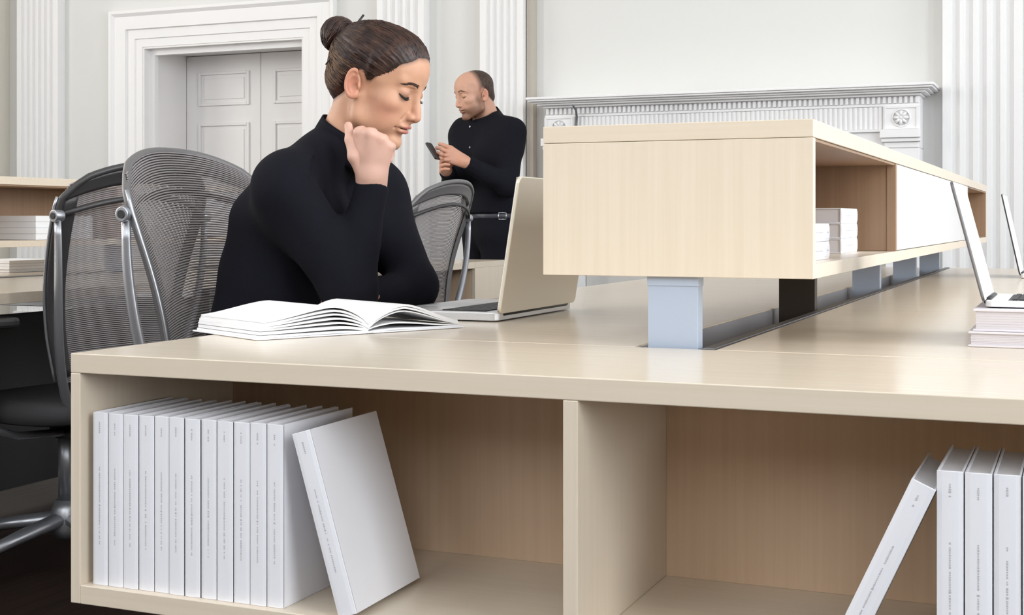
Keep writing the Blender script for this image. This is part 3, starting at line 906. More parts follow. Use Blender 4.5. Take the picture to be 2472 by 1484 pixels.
def net(fn, lo, hi, h):
    """surface nets of fn(P)<0 on a grid, evaluated only near the surface"""
    lo = np.array(lo, float); hi = np.array(hi, float); B = 4
    nb = np.ceil((hi - lo) / h / B).astype(int) + 1
    ax = [lo[i] + h * (np.arange(nb[i]) * B + (B - 1) / 2) for i in range(3)]
    C = np.stack(np.meshgrid(*ax, indexing='ij'), -1).reshape(-1, 3).astype(f32)
    dc = fn(C).reshape(nb)
    act = np.abs(dc) < h * B * 1.9
    V = np.empty((nb[0], B, nb[1], B, nb[2], B), f32)
    V[:] = np.where(dc > 0, 1, -1)[:, None, :, None, :, None]
    Vt = V.transpose(0, 2, 4, 1, 3, 5)
    bi = np.argwhere(act)
    off = np.stack(np.meshgrid(*[np.arange(B)] * 3, indexing='ij'), -1).reshape(-1, 3)
    for s in range(0, len(bi), 8000):
        b = bi[s:s + 8000]
        P = (lo + h * (b[:, None, :] * B + off[None])).reshape(-1, 3).astype(f32)
        Vt[b[:, 0], b[:, 1], b[:, 2]] = fn(P).reshape(-1, B, B, B)
    D = V.reshape(nb * B)
    S = D < 0
    n = np.array(D.shape)
    cnt = np.zeros(n - 1, np.int8)
    for dx in (0, 1):
        for dy in (0, 1):
            for dz in (0, 1):
                cnt += S[dx:n[0] - 1 + dx, dy:n[1] - 1 + dy, dz:n[2] - 1 + dz]
    cells = np.argwhere((cnt > 0) & (cnt < 8))
    idx = -np.ones(n - 1, np.int64); idx[tuple(cells.T)] = np.arange(len(cells))
    acc = np.zeros((len(cells), 3)); num = np.zeros(len(cells))
    cor = [(0, 0, 0), (1, 0, 0), (0, 1, 0), (1, 1, 0), (0, 0, 1), (1, 0, 1), (0, 1, 1), (1, 1, 1)]
    for a in range(8):
        for b in range(a + 1, 8):
            ca, cb = np.array(cor[a]), np.array(cor[b])
            if np.abs(ca - cb).sum() != 1: continue
            va = D[tuple((cells + ca).T)]; vb = D[tuple((cells + cb).T)]
            m = (va < 0) != (vb < 0)
            t = np.where(m, va / np.where(m, va - vb, 1), 0)[:, None]
            acc += np.where(m[:, None], ca + t * (cb - ca), 0); num += m
    verts = lo + h * (cells + acc / num[:, None])
    faces = []
    for axs in range(3):
        sl0 = [slice(None)] * 3; sl1 = [slice(None)] * 3
        sl0[axs] = slice(0, n[axs] - 1); sl1[axs] = slice(1, n[axs])
        ch = S[tuple(sl0)] != S[tuple(sl1)]
        E = np.argwhere(ch)
        o1, o2 = [(1, 2), (2, 0), (0, 1)][axs]
        ok = (E[:, o1] > 0) & (E[:, o2] > 0) & (E[:, o1] < n[o1] - 1) & (E[:, o2] < n[o2] - 1)
        E = E[ok]
        inside = S[tuple(E.T)]
        q = []
        for da, db in ((0, 0), (1, 0), (1, 1), (0, 1)):
            c = E.copy(); c[:, o1] -= da; c[:, o2] -= db
            q.append(idx[tuple(c.T)])
        q = np.stack(q, 1)
        q[~inside] = q[~inside][:, ::-1]
        faces.append(q)
    faces = np.concatenate(faces)
    faces = faces[(faces >= 0).all(1)]
    return verts, faces

def smooth_mesh(v, f, it=2, lam=.5):
    for _ in range(it):
        s = np.zeros_like(v); c = np.zeros(len(v))
        for a, b in ((0, 1), (1, 2), (2, 3), (3, 0)):
            np.add.at(s, f[:, a], v[f[:, b]]); np.add.at(s, f[:, b], v[f[:, a]])
            np.add.at(c, f[:, a], 1); np.add.at(c, f[:, b], 1)
        v = v + lam * (s / np.maximum(c, 1)[:, None] - v)
    return v

def np_mesh(name, parts, mat, tint=None):
    """parts: list of (verts, faces) joined into one mesh; tint: list of colour arrays"""
    vs_, fs, k = [], [], 0
    for v, f in parts:
        vs_.append(v); fs.append(f + k); k += len(v)
    v = np.concatenate(vs_); f = np.concatenate(fs)
    me = bpy.data.meshes.new(name)
    me.vertices.add(len(v)); me.vertices.foreach_set('co', v.astype(f32).ravel())
    me.loops.add(f.size); me.loops.foreach_set('vertex_index', f.astype(np.int32).ravel())
    me.polygons.add(len(f)); me.polygons.foreach_set('loop_start', np.arange(0, f.size, 4, dtype=np.int32))
    me.update(calc_edges=True)
    me.polygons.foreach_set('use_smooth', np.ones(len(f), bool))
    if tint is not None:
        col = np.concatenate(tint).astype(f32)
        if col.shape[1] == 3: col = np.concatenate([col, np.ones((len(col), 1), f32)], 1)
        at = me.color_attributes.new('tint', 'FLOAT_COLOR', 'POINT'); at.data.foreach_set('color', col.ravel())
    me.materials.append(mat); me.validate(); me.update()
    return me

def skin_mat(name):
    m, n, l, p = new_mat(name)
    at = n.new('ShaderNodeAttribute'); at.attribute_name = 'tint'
    tc = n.new('ShaderNodeTexCoord'); nz = n.new('ShaderNodeTexNoise'); nz.inputs['Scale'].default_value = 55; nz.inputs['Detail'].default_value = 4
    l.new(tc.outputs['Object'], nz.inputs['Vector'])
    mr = n.new('ShaderNodeMapRange'); mr.inputs['To Min'].default_value = .93; mr.inputs['To Max'].default_value = 1.07
    l.new(nz.outputs['Fac'], mr.inputs['Value'])
    mx = n.new('ShaderNodeVectorMath'); mx.operation = 'SCALE'
    l.new(at.outputs['Color'], mx.inputs[0]); l.new(mr.outputs['Result'], mx.inputs['Scale'])
    l.new(mx.outputs['Vector'], p.inputs['Base Color'])
    p.inputs['Roughness'].default_value = .48
    p.inputs['Specular IOR Level'].default_value = .4
    p.inputs['Subsurface Weight'].default_value = 0.0
    p.inputs['Subsurface Radius'].default_value = (.010, .004, .002)
    p.inputs['Subsurface Scale'].default_value = 1.0
    nb = n.new('ShaderNodeTexNoise'); nb.inputs['Scale'].default_value = 900
    l.new(tc.outputs['Object'], nb.inputs['Vector'])
    b = n.new('ShaderNodeBump'); b.inputs['Strength'].default_value = .08; b.inputs['Distance'].default_value = .0006
    l.new(nb.outputs['Fac'], b.inputs['Height']); l.new(b.outputs['Normal'], p.inputs['Normal'])
    return m
M_SKIN = skin_mat('skin')
def hair_mat(name, c1, c2, rough=.38):
    m, n, l, p = new_mat(name)
    tc = n.new('ShaderNodeTexCoord'); nz = n.new('ShaderNodeTexNoise'); nz.inputs['Scale'].default_value = 60; nz.inputs['Detail'].default_value = 4
    l.new(tc.outputs['Object'], nz.inputs['Vector'])
    cr = n.new('ShaderNodeValToRGB'); cr.color_ramp.elements[0].position = .35; cr.color_ramp.elements[1].position = .7
    cr.color_ramp.elements[0].color = (*c1, 1); cr.color_ramp.elements[1].color = (*c2, 1)
    l.new(nz.outputs['Fac'], cr.inputs['Fac']); l.new(cr.outputs['Color'], p.inputs['Base Color'])
    p.inputs['Roughness'].default_value = rough; p.inputs['Specular IOR Level'].default_value = .45
    return m
M_HAIR = hair_mat('brown_hair', (.016, .0060, .0038), (.058, .022, .0125), .42)
M_HAIRL = hair_mat('light_brown_hair', (.13, .068, .036), (.25, .145, .08), .5)
M_HAIRD = hair_mat('auburn_hair', (.045, .017, .010), (.105, .045, .026), .45)
M_HAIRM = hair_mat('short_dark_hair', (.030, .016, .011), (.075, .042, .027), .6)
M_BROW = hair_mat('brow_hair', (.030, .013, .008), (.05, .022, .013), .6)
M_LASH = plain('lash_black', (.010, .007, .006), .5)
M_STICK = plain('hair_stick_wood', (.016, .012, .012), .35)

# ---- head, local frame: x forward, y left, z up, origin between the ear canals
def head_sdf(P, male=False):
    A = np.stack([P[:, 0], np.abs(P[:, 1]), P[:, 2]], 1)
    d = ell(P, (-.010, 0, .047), (.093, .0735, .0735))
    d = smin(d, ell(P, (.028, 0, .052), (.0575, .0605, .058)), .025)
    d = smin(d, ell(P, (.034, 0, -.012), (.0515, .0525, .070)), .022)
    d = smin(d, ell(P, (.058, 0, -.036), (.0335, .032, .036)), .020)
    jw = .004 if male else 0
    d = smin(d, cone(A, (-.002, .050 + jw, -.022), (.012, .0475 + jw, -.058), .014, .0125), .020)
    d = smin(d, cone(A, (.012, .0475 + jw, -.058), (.071, .013, -.083), .0125, .0125), .020)
    d = smin(d, ell(P, (.077, 0, -.0815), (.0145, .0175 if male else .0145, .0135)), .014)
    d = smin(d, ell(A, (.052, .041, -.008), (.026, .020, .021)), .016)
    d = smin(d, ell(A, (.045, .033, -.045), (.030, .018, .026)), .018)
    # brow ridge
    d = smin(d, cone(A, (.0775, .012, .0375), (.0655, .043, .0395), .0085 if not male else .0105, .0075 if not male else .009), .010)
    # temples a little hollow
    d = smax(d, -ell(A, (.055, .078, .045), (.030, .016, .030)), .012)
    # eye sockets, then the lids over the eyeballs
    d = smax(d, -ell(A, (.0945, .0315, .0185), (.0165, .0185, .0115)), .010)
    d = smin(d, ell(A, (.0700, .0315, .0190), (.0135, .0150, .0120)), .0035)
    # lid crease above the closed lid
    d = smax(d, -cone(A, (.0850, .020, .0300), (.0760, .044, .0275), .0016, .0014), .0025)
    # nose
    d = smin(d, cone(P, (.0845, 0, .026), (.0990, 0, -.010), .0064, .0074), .010)
    d = smin(d, cone(P, (.0970, 0, -.004), (.1040, 0, -.0190), .0073, .0082), .006)
    d = smin(d, ell(A, (.0940, .0104, -.0225), (.0094, .0062, .0070)), .005)
    d = smin(d, cone(P, (.102, 0, -.024), (.092, 0, -.031), .0052, .006), .005)
    d = smax(d, -ell(A, (.0995, .0062, -.0302), (.0050, .0030, .0032)), .003)
    # crease beside the nose wing and philtrum
    d = smax(d, -cone(A, (.0885, .0185, -.020), (.084, .0225, -.032), .0013, .0008), .005)
    # mouth
    d = smin(d, ell(A, (.0870, .0080, -.0430), (.0092, .0145, .0052)), .005)
    d = smin(d, ell(P, (.0862, 0, -.0535), (.0098, .0185, .0060)), .005)
    d = smax(d, -ell(P, (.0975, 0, -.0479), (.0165, .0260, .0010)), .0018)
    d = smax(d, -sph(A, (.0795, .0265, -.0500), .0018), .004)
    d = smax(d, -ell(P, (.0925, 0, -.0645), (.007, .014, .004)), .008)
    return d
def ear_sdf(P, side):
    """ear of one side in head space"""
    s = side
    c = np.array((-.012, .0735 * s, -.002))
    tilt = math.radians(-14); flare = math.radians(-22) * s
    R = (Matrix.Rotation(flare, 3, 'Z') @ Matrix.Rotation(tilt, 3, 'Y'))
    R = np.array(R)
    q = (P - c.astype(f32)) @ R.astype(f32)
    q = q * np.array((1, s, 1), f32) * f32(1.13)
    body = ell(q, (0, 0, 0), (.0165, .0062, .0290))
    lobe = ell(q, (.006, 0, -.0235), (.0085, .0052, .0085))
    d = smin(body, lobe, .006)
    d = smax(d, -ell(q, (.0020, .0082, -.0005), (.0112, .0088, .0205)), .003)
    rr = np.sqrt((q[:, 0] / .0158) ** 2 + ((q[:, 2] - .001) / .0285) ** 2)
    rim = np.sqrt(((rr - 1) * .0175) ** 2 + (q[:, 1] - .0045) ** 2) - .0031
    rim = smax(rim, (q[:, 0] - .009 + .0 * q[:, 2]), .004)
    d = smin(d, rim, .0025)
    anti = np.sqrt((((np.sqrt((q[:, 0] / .0085) ** 2 + (q[:, 2] / .0185) ** 2)) - 1) * .011) ** 2 + (q[:, 1] - .0030) ** 2) - .0022
    anti = smax(anti, q[:, 0] - .001, .003)
    d = smin(d, anti, .002)
    d = smin(d, ell(q, (.0120, .003, -.004), (.0045, .0035, .0060)), .003)       # tragus
    d = smax(d, -ell(q, (.0055, .003, -.005), (.0055, .0065, .0075)), .002)
    return d
def head_frame(origin, fwd, pitch, roll=0.0, scale=1.0):
    """matrix head space -> world; fwd horizontal facing, pitch down in radians"""
    yaw = math.atan2(fwd[1], fwd[0])
    return Matrix.Translation(Vector(origin)) @ Matrix.Rotation(yaw, 4, 'Z') @ Matrix.Rotation(pitch, 4, 'Y') @ Matrix.Rotation(roll, 4, 'X') @ Matrix.Scale(scale, 4)
def app(M, v):
    M = np.array(M); return v @ M[:3, :3].T + M[:3, 3]

SKIN_F = np.array((.58, .315, .20)); LIP_F = np.array((.50, .16, .14)); BLUSH = np.array((.64, .30, .215))
SKIN_M = np.array((.60, .335, .235)); STUB = np.array((.19, .095, .06))
def g3(v, c, r): return np.exp(-(((v - np.array(c)) / np.array(r)) ** 2).sum(1))
def face_tint(v, male=False):
    A = np.stack([v[:, 0], np.abs(v[:, 1]), v[:, 2]], 1)
    base = SKIN_M if male else SKIN_F
    col = np.tile(base, (len(v), 1))
    def mix(w, c):
        w = np.clip(w, 0, 1)[:, None]; return col * (1 - w) + np.array(c) * w
    col = mix(.55 * g3(A, (.060, .045, -.022), (.03, .025, .022)), BLUSH if not male else base * .95)
    col = mix(.45 * g3(v, (.106, 0, -.02), (.014, .014, .014)), BLUSH)
    ear = np.clip((A[:, 1] - .068) / .006, 0, 1) * (np.abs(v[:, 0] + .014) < .03)
    col = mix(.45 * ear, BLUSH * np.array((1.05, .85, .8)))
    if not male:
        # lids
        col = mix(.55 * g3(A, (.081, .0315, .020), (.01, .014, .0085)), np.array((.46, .24, .18)))
    lx = 1 - np.clip((np.abs(A[:, 1]) / .0265) ** 2, 0, 1)
    up = g3(v, (.094, 0, -.0438), (.02, .020, .0042)); low = g3(v, (.094, 0, -.0535), (.02, .0180, .0050))
    lipw = np.clip((np.maximum(up, low) - .35) / .35, 0, 1) * (v[:, 0] > .078) * np.clip(lx * 3, 0, 1)
    col = mix(lipw * (.9 if not male else .5), LIP_F)
    seam = np.exp(-(((v[:, 2] + .0479) / .0012) ** 2)) * (v[:, 0] > .080) * (A[:, 1] < .0255)
    col = mix(.6 * seam, LIP_F * .45)
    if not male:
        # roots and fine hair along the hairline
        th = np.degrees(np.abs(np.arctan2(v[:, 1], v[:, 0])))
        w = np.clip((v[:, 2] - zline(th) + .009) / .011, 0, 1) * (1 - np.clip((A[:, 1] - .071) / .003, 0, 1) * (np.abs(v[:, 0] + .012) < .022))
        col = mix(.75 * w * w, (.10, .045, .026))
        conch = g3(A, (-.010, .0745, -.004), (.009, .02, .014)) * ear
        col = mix(.5 * conch, (.42, .13, .085))
    if male:
        # beard shadow on jaw, chin and upper lip
        w = np.clip((-.026 - v[:, 2]) / .02, 0, 1) * np.clip((v[:, 2] + .115) / .02, 0, 1) * np.clip((v[:, 0] + .01) / .02, 0, 1)
        w = w * (1 - .95 * g3(A, (.07, .034, -.030), (.022, .014, .014)))
        side = np.clip((A[:, 1] - .040) / .012, 0, 1) * np.clip((.012 - v[:, 2]) / .02, 0, 1) * np.clip((v[:, 2] + .09) / .02, 0, 1) * np.clip((.042 - v[:, 0]) / .02, 0, 1) * (v[:, 0] > -.005)
        w = np.maximum(w, side * .9)
        w = w * (1 - lipw) * (1 - ear)
        col = mix(.85 * w, STUB)
        th = np.degrees(np.abs(np.arctan2(v[:, 1], v[:, 0])))
        hw = np.clip((v[:, 2] - zline(th, True) + .010) / .022, 0, 1) * (1 - np.clip((A[:, 1] - .074) / .004, 0, 1)) * np.clip((.020 - v[:, 0]) / .035 + .1, 0, 1)
        col = mix(.92 * hw * hw * (3 - 2 * hw), (.075, .042, .028))
    return col
def zline(theta, male=False):
    """hairline height over azimuth (degrees from the face)"""
    if male:
        return np.interp(theta, [0, 40, 60, 72, 80, 86, 92, 104, 120, 150, 180], [.20, .17, .115, .060, .022, .010, .030, .028, -.010, -.042, -.050])
    return np.interp(theta, [0, 18, 34, 50, 64, 76, 84, 92, 102, 112, 125, 150, 180], [.090, .087, .073, .060, .040, .014, .012, .030, .026, .004, -.028, -.052, -.058])
def to_local(M, p): return np.array(M.inverted() @ Vector(p))
def build_head(M, male, necks, h):
    """necks: world points and radii (world) from the skull downwards"""
    sc = M.to_scale()[0]
    nl = [(-.022, 0, -.020)] + [tuple(to_local(M, p)) for p, r in necks]
    nr_ = [.050 if not male else .057] + [r / sc for p, r in necks]
    def fn(P):
        d = head_sdf(P, male)
        d = smin(d, chain(P, nl, nr_, .02), .018)
        for s in (-1, 1):
            near = np.abs(P[:, 1] * s - .075) < .03
            e = np.full(len(P), 1.0, f32)
            if near.any(): e[near] = ear_sdf(P[near], s)
            d = smin(d, e, .003)
        return d
    pts = np.array(nl)
    lo = np.minimum(pts.min(0) - .085, (-.125, -.105, -.115)); hi = np.maximum(pts.max(0) + .03, (.125, .105, .14))
    v, f = net(fn, lo, hi, h)
    v = smooth_mesh(v, f, 1, .35)
    return app(M, v), f, face_tint(v, male), fn
def surf_x(fn, y, z, x0=.135, x1=.02, n=260):
    """x of the face surface for arrays of y, z"""
    y = np.asarray(y, float); z = np.asarray(z, float)
    xs = np.linspace(x0, x1, n)
    P = np.stack(np.broadcast_arrays(xs[None, :], y[:, None], z[:, None]), -1).reshape(-1, 3).astype(f32)
    D = fn(P).reshape(len(y), n)
    i = np.argmax(D < 0, 1)
    return xs[i]
def build_brows_lashes(M, fn, parent, male=False, seed=3):
    r = random.Random(seed)
    for s in (-1, 1):
        m = MB()
        for k in range(110 if not male else 70):
            q = r.random()
            y = .0125 + .034 * q
            zc = (.0365 if not male else .0405) + .0030 * math.sin(math.pi * min(1, q * 1.1)) - .003 * max(0, q - .6) / .4
            wid = .0034 * (1 - .65 * q) * (1.15 if male else 1)
            z = zc + (r.random() - .5) * 2 * wid
            y2 = y + .0048 + .002 * r.random(); z2 = z + .0018 * (1 - 1.6 * q) + (r.random() - .5) * .0008
            xx = surf_x(fn, np.array([y * s, (y + y2) / 2 * s, y2 * s]), np.array([z, (z + z2) / 2, z2]))
            pts = [(xx[0] + .0002, y * s, z), (xx[1] + .0008, (y + y2) / 2 * s, (z + z2) / 2), (xx[2] + .0004, y2 * s, z2)]
            m.tube([tuple(M @ Vector(p)) for p in pts], [.00042, .00040, .00012], 4, cap=False)
        m.build('eyebrow', M_BROW, parent)
        # lash line of the lowered lid and the lashes
        m = MB()
        ys = np.linspace(.0190, .0460, 14)
        q = (ys - .019) / .027
        zs = .0128 - .0042 * np.sin(np.pi * q) + .0015 * q
        xs = surf_x(fn, ys * s, zs)
        line = [(xs[i] + .0003, ys[i] * s, zs[i]) for i in range(len(ys))]
        m.tube([tuple(M @ Vector(p)) for p in line], [.0005 + .0012 * math.sin(math.pi * (i + 1) / (len(ys) + 1)) for i in range(len(ys))], 5)
        if not male:
            for i in range(34):
                u = .05 + .95 * i / 33
                y = .019 + .027 * u
                x = float(np.interp(y, ys, xs)); z = float(np.interp(y, ys, zs))
                L = .0060 + .004 * u
                pts = [(x, y * s, z), (x + L * .6, (y + .0016 * u) * s, z - L * .45), (x + L * .95, (y + .004 * u) * s, z - L * .42)]
                m.tube([tuple(M @ Vector(p)) for p in pts], [.00032, .00025, .0001], 3, cap=False)
        m.build('eyelashes', M_LASH, parent)

def hand_sdf(P, carp, K, F_, T_, s=1.0):
    """carp/K: 4 points each, F_: 4 lists of 3 joints beyond the knuckle, T_: thumb 4 joints"""
    d = None
    rk = [.0112, .0114, .0108, .0096]
    for i in range(4):
        e = cone(P, carp[i], K[i], .0150 * s, rk[i] * s)
        d = e if d is None else smin(d, e, .010 * s)
    for i in range(3):
        d = smin(d, cone(P, (np.array(carp[i]) + carp[i + 1]) / 2, (np.array(K[i]) + K[i + 1]) / 2, .0140 * s, .0080 * s), .010 * s)
    rf = [(.0102, .0090, .0080, .0068), (.0104, .0092, .0082, .0070), (.0098, .0086, .0077, .0066), (.0086, .0076, .0068, .0058)]
    fing = None
    for i in range(4):
        pts = [K[i]] + list(F_[i])
        e = chain(P, pts, [q * s for q in rf[i]], .004 * s)
        fing = e if fing is None else smin(fing, e, .0012)
    d = smin(d, fing, .005 * s)
    t = chain(P, T_, [.0150 * s, .0115 * s, .0098 * s, .0074 * s], .006 * s)
    d = smin(d, t, .0022 * s)
    return d
def hand_mesh(carp, K, F_, T_, arm, s, h):
    """arm: [(point, radius), ...] from the wrist back up the forearm"""
    allp = np.array(list(carp) + list(K) + [q for f in F_ for q in f] + list(T_) + [p for p, r in arm])
    def fn(P):
        d = hand_sdf(P, carp, K, F_, T_, s)
        w = arm[0][0]
        cm = np.mean(np.array(carp), 0)
        d = smin(d, cone(P, cm, w, .024 * s, arm[0][1]), .014)
        if len(arm) > 1: d = smin(d, chain(P, [p for p, r in arm], [r for p, r in arm], .02), .012)
        return d
    v, f = net(fn, allp.min(0) - .035, allp.max(0) + .035, h)
    return smooth_mesh(v, f, 1, .4), f
def hand_tint(v, tips, base, knk=()):
    col = np.tile(base, (len(v), 1))
    for c in tips: 
        w = .35 * np.exp(-(((v - np.array(c)) / .010) ** 2).sum(1))[:, None]; col = col * (1 - w) + BLUSH * w
    for c in knk:
        w = .30 * np.exp(-(((v - np.array(c)) / .011) ** 2).sum(1))[:, None]; col = col * (1 - w) + BLUSH * w
    return col
def fold(P, a, sc=1.0):
    """soft cloth folds"""
    x, y, z = P[:, 0] * sc, P[:, 1] * sc, P[:, 2] * sc
    return a * (np.sin(31 * x + 17 * z + 2 * np.sin(23 * y)) * np.sin(19 * y - 13 * z + 1.5 * np.sin(27 * x)) + .5 * np.sin(53 * z + 29 * x + 11 * y))

# ================================================================== the seated woman
WC = (-1.259, 2.291, 1.174)
woman = empty('person', (-1.42, 2.30, 0)); tag(woman, 'woman in black top leaning chin on fist and reading at the desk', 'person')
wo = np.array(woman.location)
HM = head_frame(WC, (.998, .055), math.radians(24), math.radians(0))
hv, hf, ht, hfn = build_head(HM, False, [((-1.322, 2.291, 1.085), .0455), ((-1.368, 2.292, 1.03), .036)], .0017)
# right hand below the jaw
wr = pw(897, 450, 2.497)
carp = [pw(881, 424, 2.488), pw(891, 424, 2.482), pw(903, 424, 2.483), pw(914, 425, 2.489)]
Kn = [pw(868, 320, 2.470), pw(893, 323, 2.458), pw(918, 336, 2.461), pw(939, 354, 2.473)]
Fg = [[pw(874, 316, 2.508), pw(880, 337, 2.520), pw(884, 356, 2.511)],
      [pw(900, 321, 2.503), pw(903, 345, 2.516), pw(904, 365, 2.506)],
      [pw(926, 335, 2.503), pw(926, 358, 2.514), pw(924, 376, 2.505)],
      [pw(945, 354, 2.506), pw(943, 372, 2.513), pw(940, 387, 2.506)]]
Tb = [pw(884, 430, 2.490), pw(855, 378, 2.474), pw(846, 338, 2.480), pw(841, 303, 2.494)]
ELB = np.array((-1.243, 2.160, .787))
rv, rf_ = hand_mesh(carp, Kn, Fg, Tb, [(wr, .0255), (ELB * .5 + wr * .5, .032), (ELB, .033)], 1.0, .0014)
rt = hand_tint(rv, [f[2] for f in Fg] + [Tb[3]], np.array((.66, .40, .315)), Kn)
# left hand resting on the table edge
LEL = np.array((-1.222, 2.380, .785)); LW = np.array((-1.246, 2.272, .776))
dl = (LW - LEL); dl /= np.linalg.norm(dl); sd = np.array((-dl[1], dl[0], 0)); sd /= np.linalg.norm(sd)   # sd: towards +x
upz = np.array((0, 0, 1.0))
lc = [LW + dl * .018 + sd * q for q in (-.016, -.005, .006, .016)]
lk = [LW + dl * .082 + sd * q + upz * .002 for q in (-.030, -.010, .010, .028)]
lf = [[lk[i] + dl * L1 + sd * (q * .2) + upz * .004, lk[i] + dl * L2 + sd * (q * .3) - upz * .006, lk[i] + dl * L3 + sd * (q * .3) - upz * .014]
      for i, (q, L1, L2, L3) in enumerate(((-.01, .026, .026, .012), (0, .029, .029, .014), (.01, .027, .027, .013), (.018, .021, .022, .011)))]
lf = [[np.maximum(p, (-9, -9, TZ + .009)) for p in f] for f in lf]
# this hand lies palm down, thumb towards the body
lt = [LW + dl * .015 - sd * .014, LW + dl * .045 - sd * .046, LW + dl * .070 - sd * .052 - upz * .008, LW + dl * .092 - sd * .050 - upz * .014]
lv, lff = hand_mesh(lc, lk, lf, lt, [(LW, .0245), (LEL * .4 + LW * .6, .030)], .95, .0018)
ltint = hand_tint(lv, [], SKIN_F)
# clothed torso and limbs
S_R, S_L = (-1.350, 2.117, .972), (-1.352, 2.475, .972)
def torso(P, g):
    Q = np.stack([P[:, 0], 2.295 + np.abs(P[:, 1] - 2.295), P[:, 2]], 1)
    d = cone(Q, (-1.492, 2.350, .585), (-1.432, 2.365, .90), .118 + g, .098 + g)
    d = smin(d, ell(P, (-1.50, 2.295, .555), (.135 + g, .185 + g, .115 + g)), .06)
    d = smin(d, cone(Q, (-1.415, 2.295, .96), (-1.365, 2.445, .965), .085 + g, .052 + g), .06)
    d = smin(d, cone(Q, (-1.343, 2.300, 1.062), (-1.356, 2.430, 1.004), .052 + g, .044 + g), .05)
    d = smin(d, ell(Q, (-1.345, 2.355, .90), (.062 + g, .062 + g, .068 + g)), .04)
    return d
def arms(P, g):
    r = smin(cone(P, S_R, ELB, .054 + g, .043 + g), cone(P, ELB, wr + (wr - ELB) * .06, .042 + g, .0285 + g), .03)
    l = smin(cone(P, S_L, LEL, .054 + g, .042 + g), cone(P, LEL, LW + dl * .03, .041 + g, .0270 + g), .03)
    return np.minimum(r, l)
def f_shirt(P):
    ca = wr - ELB; ca = ca / np.linalg.norm(ca)
    ar = arms(P, .003)
    near = np.sqrt(((P - wr.astype(f32)) ** 2).sum(1)) < .10
    cut = ((P - (wr + ca * .004).astype(f32)) @ ca.astype(f32))
    ar = np.where(near, smax(ar, cut.astype(f32), .003), ar)
    nearl = np.sqrt(((P - LW.astype(f32)) ** 2).sum(1)) < .07
    cutl = ((P - (LW + dl * .045).astype(f32)) @ dl.astype(f32))
    ar = np.where(nearl, smax(ar, cutl.astype(f32), .003), ar)
    far_ = np.sqrt(((P - wr.astype(f32)) ** 2).sum(1)) < .12
    d = np.where(far_, np.minimum(torso(P, .004), ar), smin(torso(P, .004), ar, .055)) + fold(P, .0022)
    d = smax(d, -cone(P, (-1.330, 2.292, 1.06), (-1.28, 2.292, 1.22), .047, .07), .004)
    return smax(d, (.565 - P[:, 2]), .006)
sv, sf_ = net(f_shirt, (-1.70, 2.0, .52), (-1.10, 2.60, 1.19), .0042)
sv = smooth_mesh(sv, sf_, 2, .4)
iv, if_ = net(lambda P: smin(torso(P, -.018), arms(P, -.014), .006), (-1.70, 2.0, .40), (-1.10, 2.60, 1.17), .010)
it_ = np.tile(SKIN_F, (len(iv), 1))
me = np_mesh('body', [(hv - wo, hf), (rv - wo, rf_), (lv - wo, lff), (iv - wo, if_)], M_SKIN, [ht, rt, ltint, it_])
wbody = link('body', me, woman); wbody['label'] = 'bare face, neck and hands of the woman'
ws = link('knit_top', np_mesh('knit_top', [(sv - wo, sf_)], M_CLOTH), woman)
def legs_f(P):
    d = None
    for y, kx in ((2.215, -1.03), (2.375, -1.02)):
        e = chain(P, [(-1.49, y, .545), (kx, y, .520), (kx - .03, y, .29), (kx - .06, y, .10)], [.092, .066, .050, .040], .03)
        d = e if d is None else np.minimum(d, e)
    d = smin(d, ell(P, (-1.50, 2.295, .555), (.142, .192, .112)), .04)
    return d + fold(P, .002)
tv, tf = net(legs_f, (-1.72, 2.05, .03), (-.92, 2.54, .70), .008)
link('trousers', np_mesh('trousers', [(smooth_mesh(tv, tf, 2) - wo, tf)], M_CLOTHM), woman)
for y, kx in ((2.215, -1.09), (2.375, -1.08)):
    fv, ff = net(lambda P: smax(smin(ell(P, (kx + .02, y, .045), (.075, .042, .05)), ell(P, (kx + .11, y, .032), (.09, .040, .034)), .03), .004 - P[:, 2], .004), (kx - .1, y - .08, -.02), (kx + .24, y + .08, .12), .005)
    link('shoe', np_mesh('shoe', [(fv - wo, ff)], M_SHOE), woman)
EMPTY_W = Matrix.Translation(-Vector(wo))
# stand collar
cc = np.array((-1.327, 2.291, 1.072)); caxis = np.array((.42, 0, .907)); caxis /= np.linalg.norm(caxis)
cs = np.array((0, 1.0, 0)); cf = np.cross(cs, caxis)
def collar_pt(u, v, r0, lift, drop):
    a = 2 * math.pi * v
    rr = r0 + .010 * (1 - u)
    fx = .5 + .5 * math.cos(a)        # 1 at the front
    hgt = -drop + (lift + drop) * u - .012 * fx * u
    return cc + (cf * math.cos(a) * 1.12 + cs * math.sin(a)) * rr + caxis * hgt - wo
MB().grid(lambda u, v: collar_pt(u, v, .0535, .032, .034), 6, 48).build('collar', M_CLOTH, woman, solid=.003)
MB().grid(lambda u, v: collar_pt(u, v, .0510, .028, .030), 5, 48).build('collar_lining', M_NAVY, woman, solid=.001)
HL = EMPTY_W @ HM
build_brows_lashes(HL, hfn, wbody)

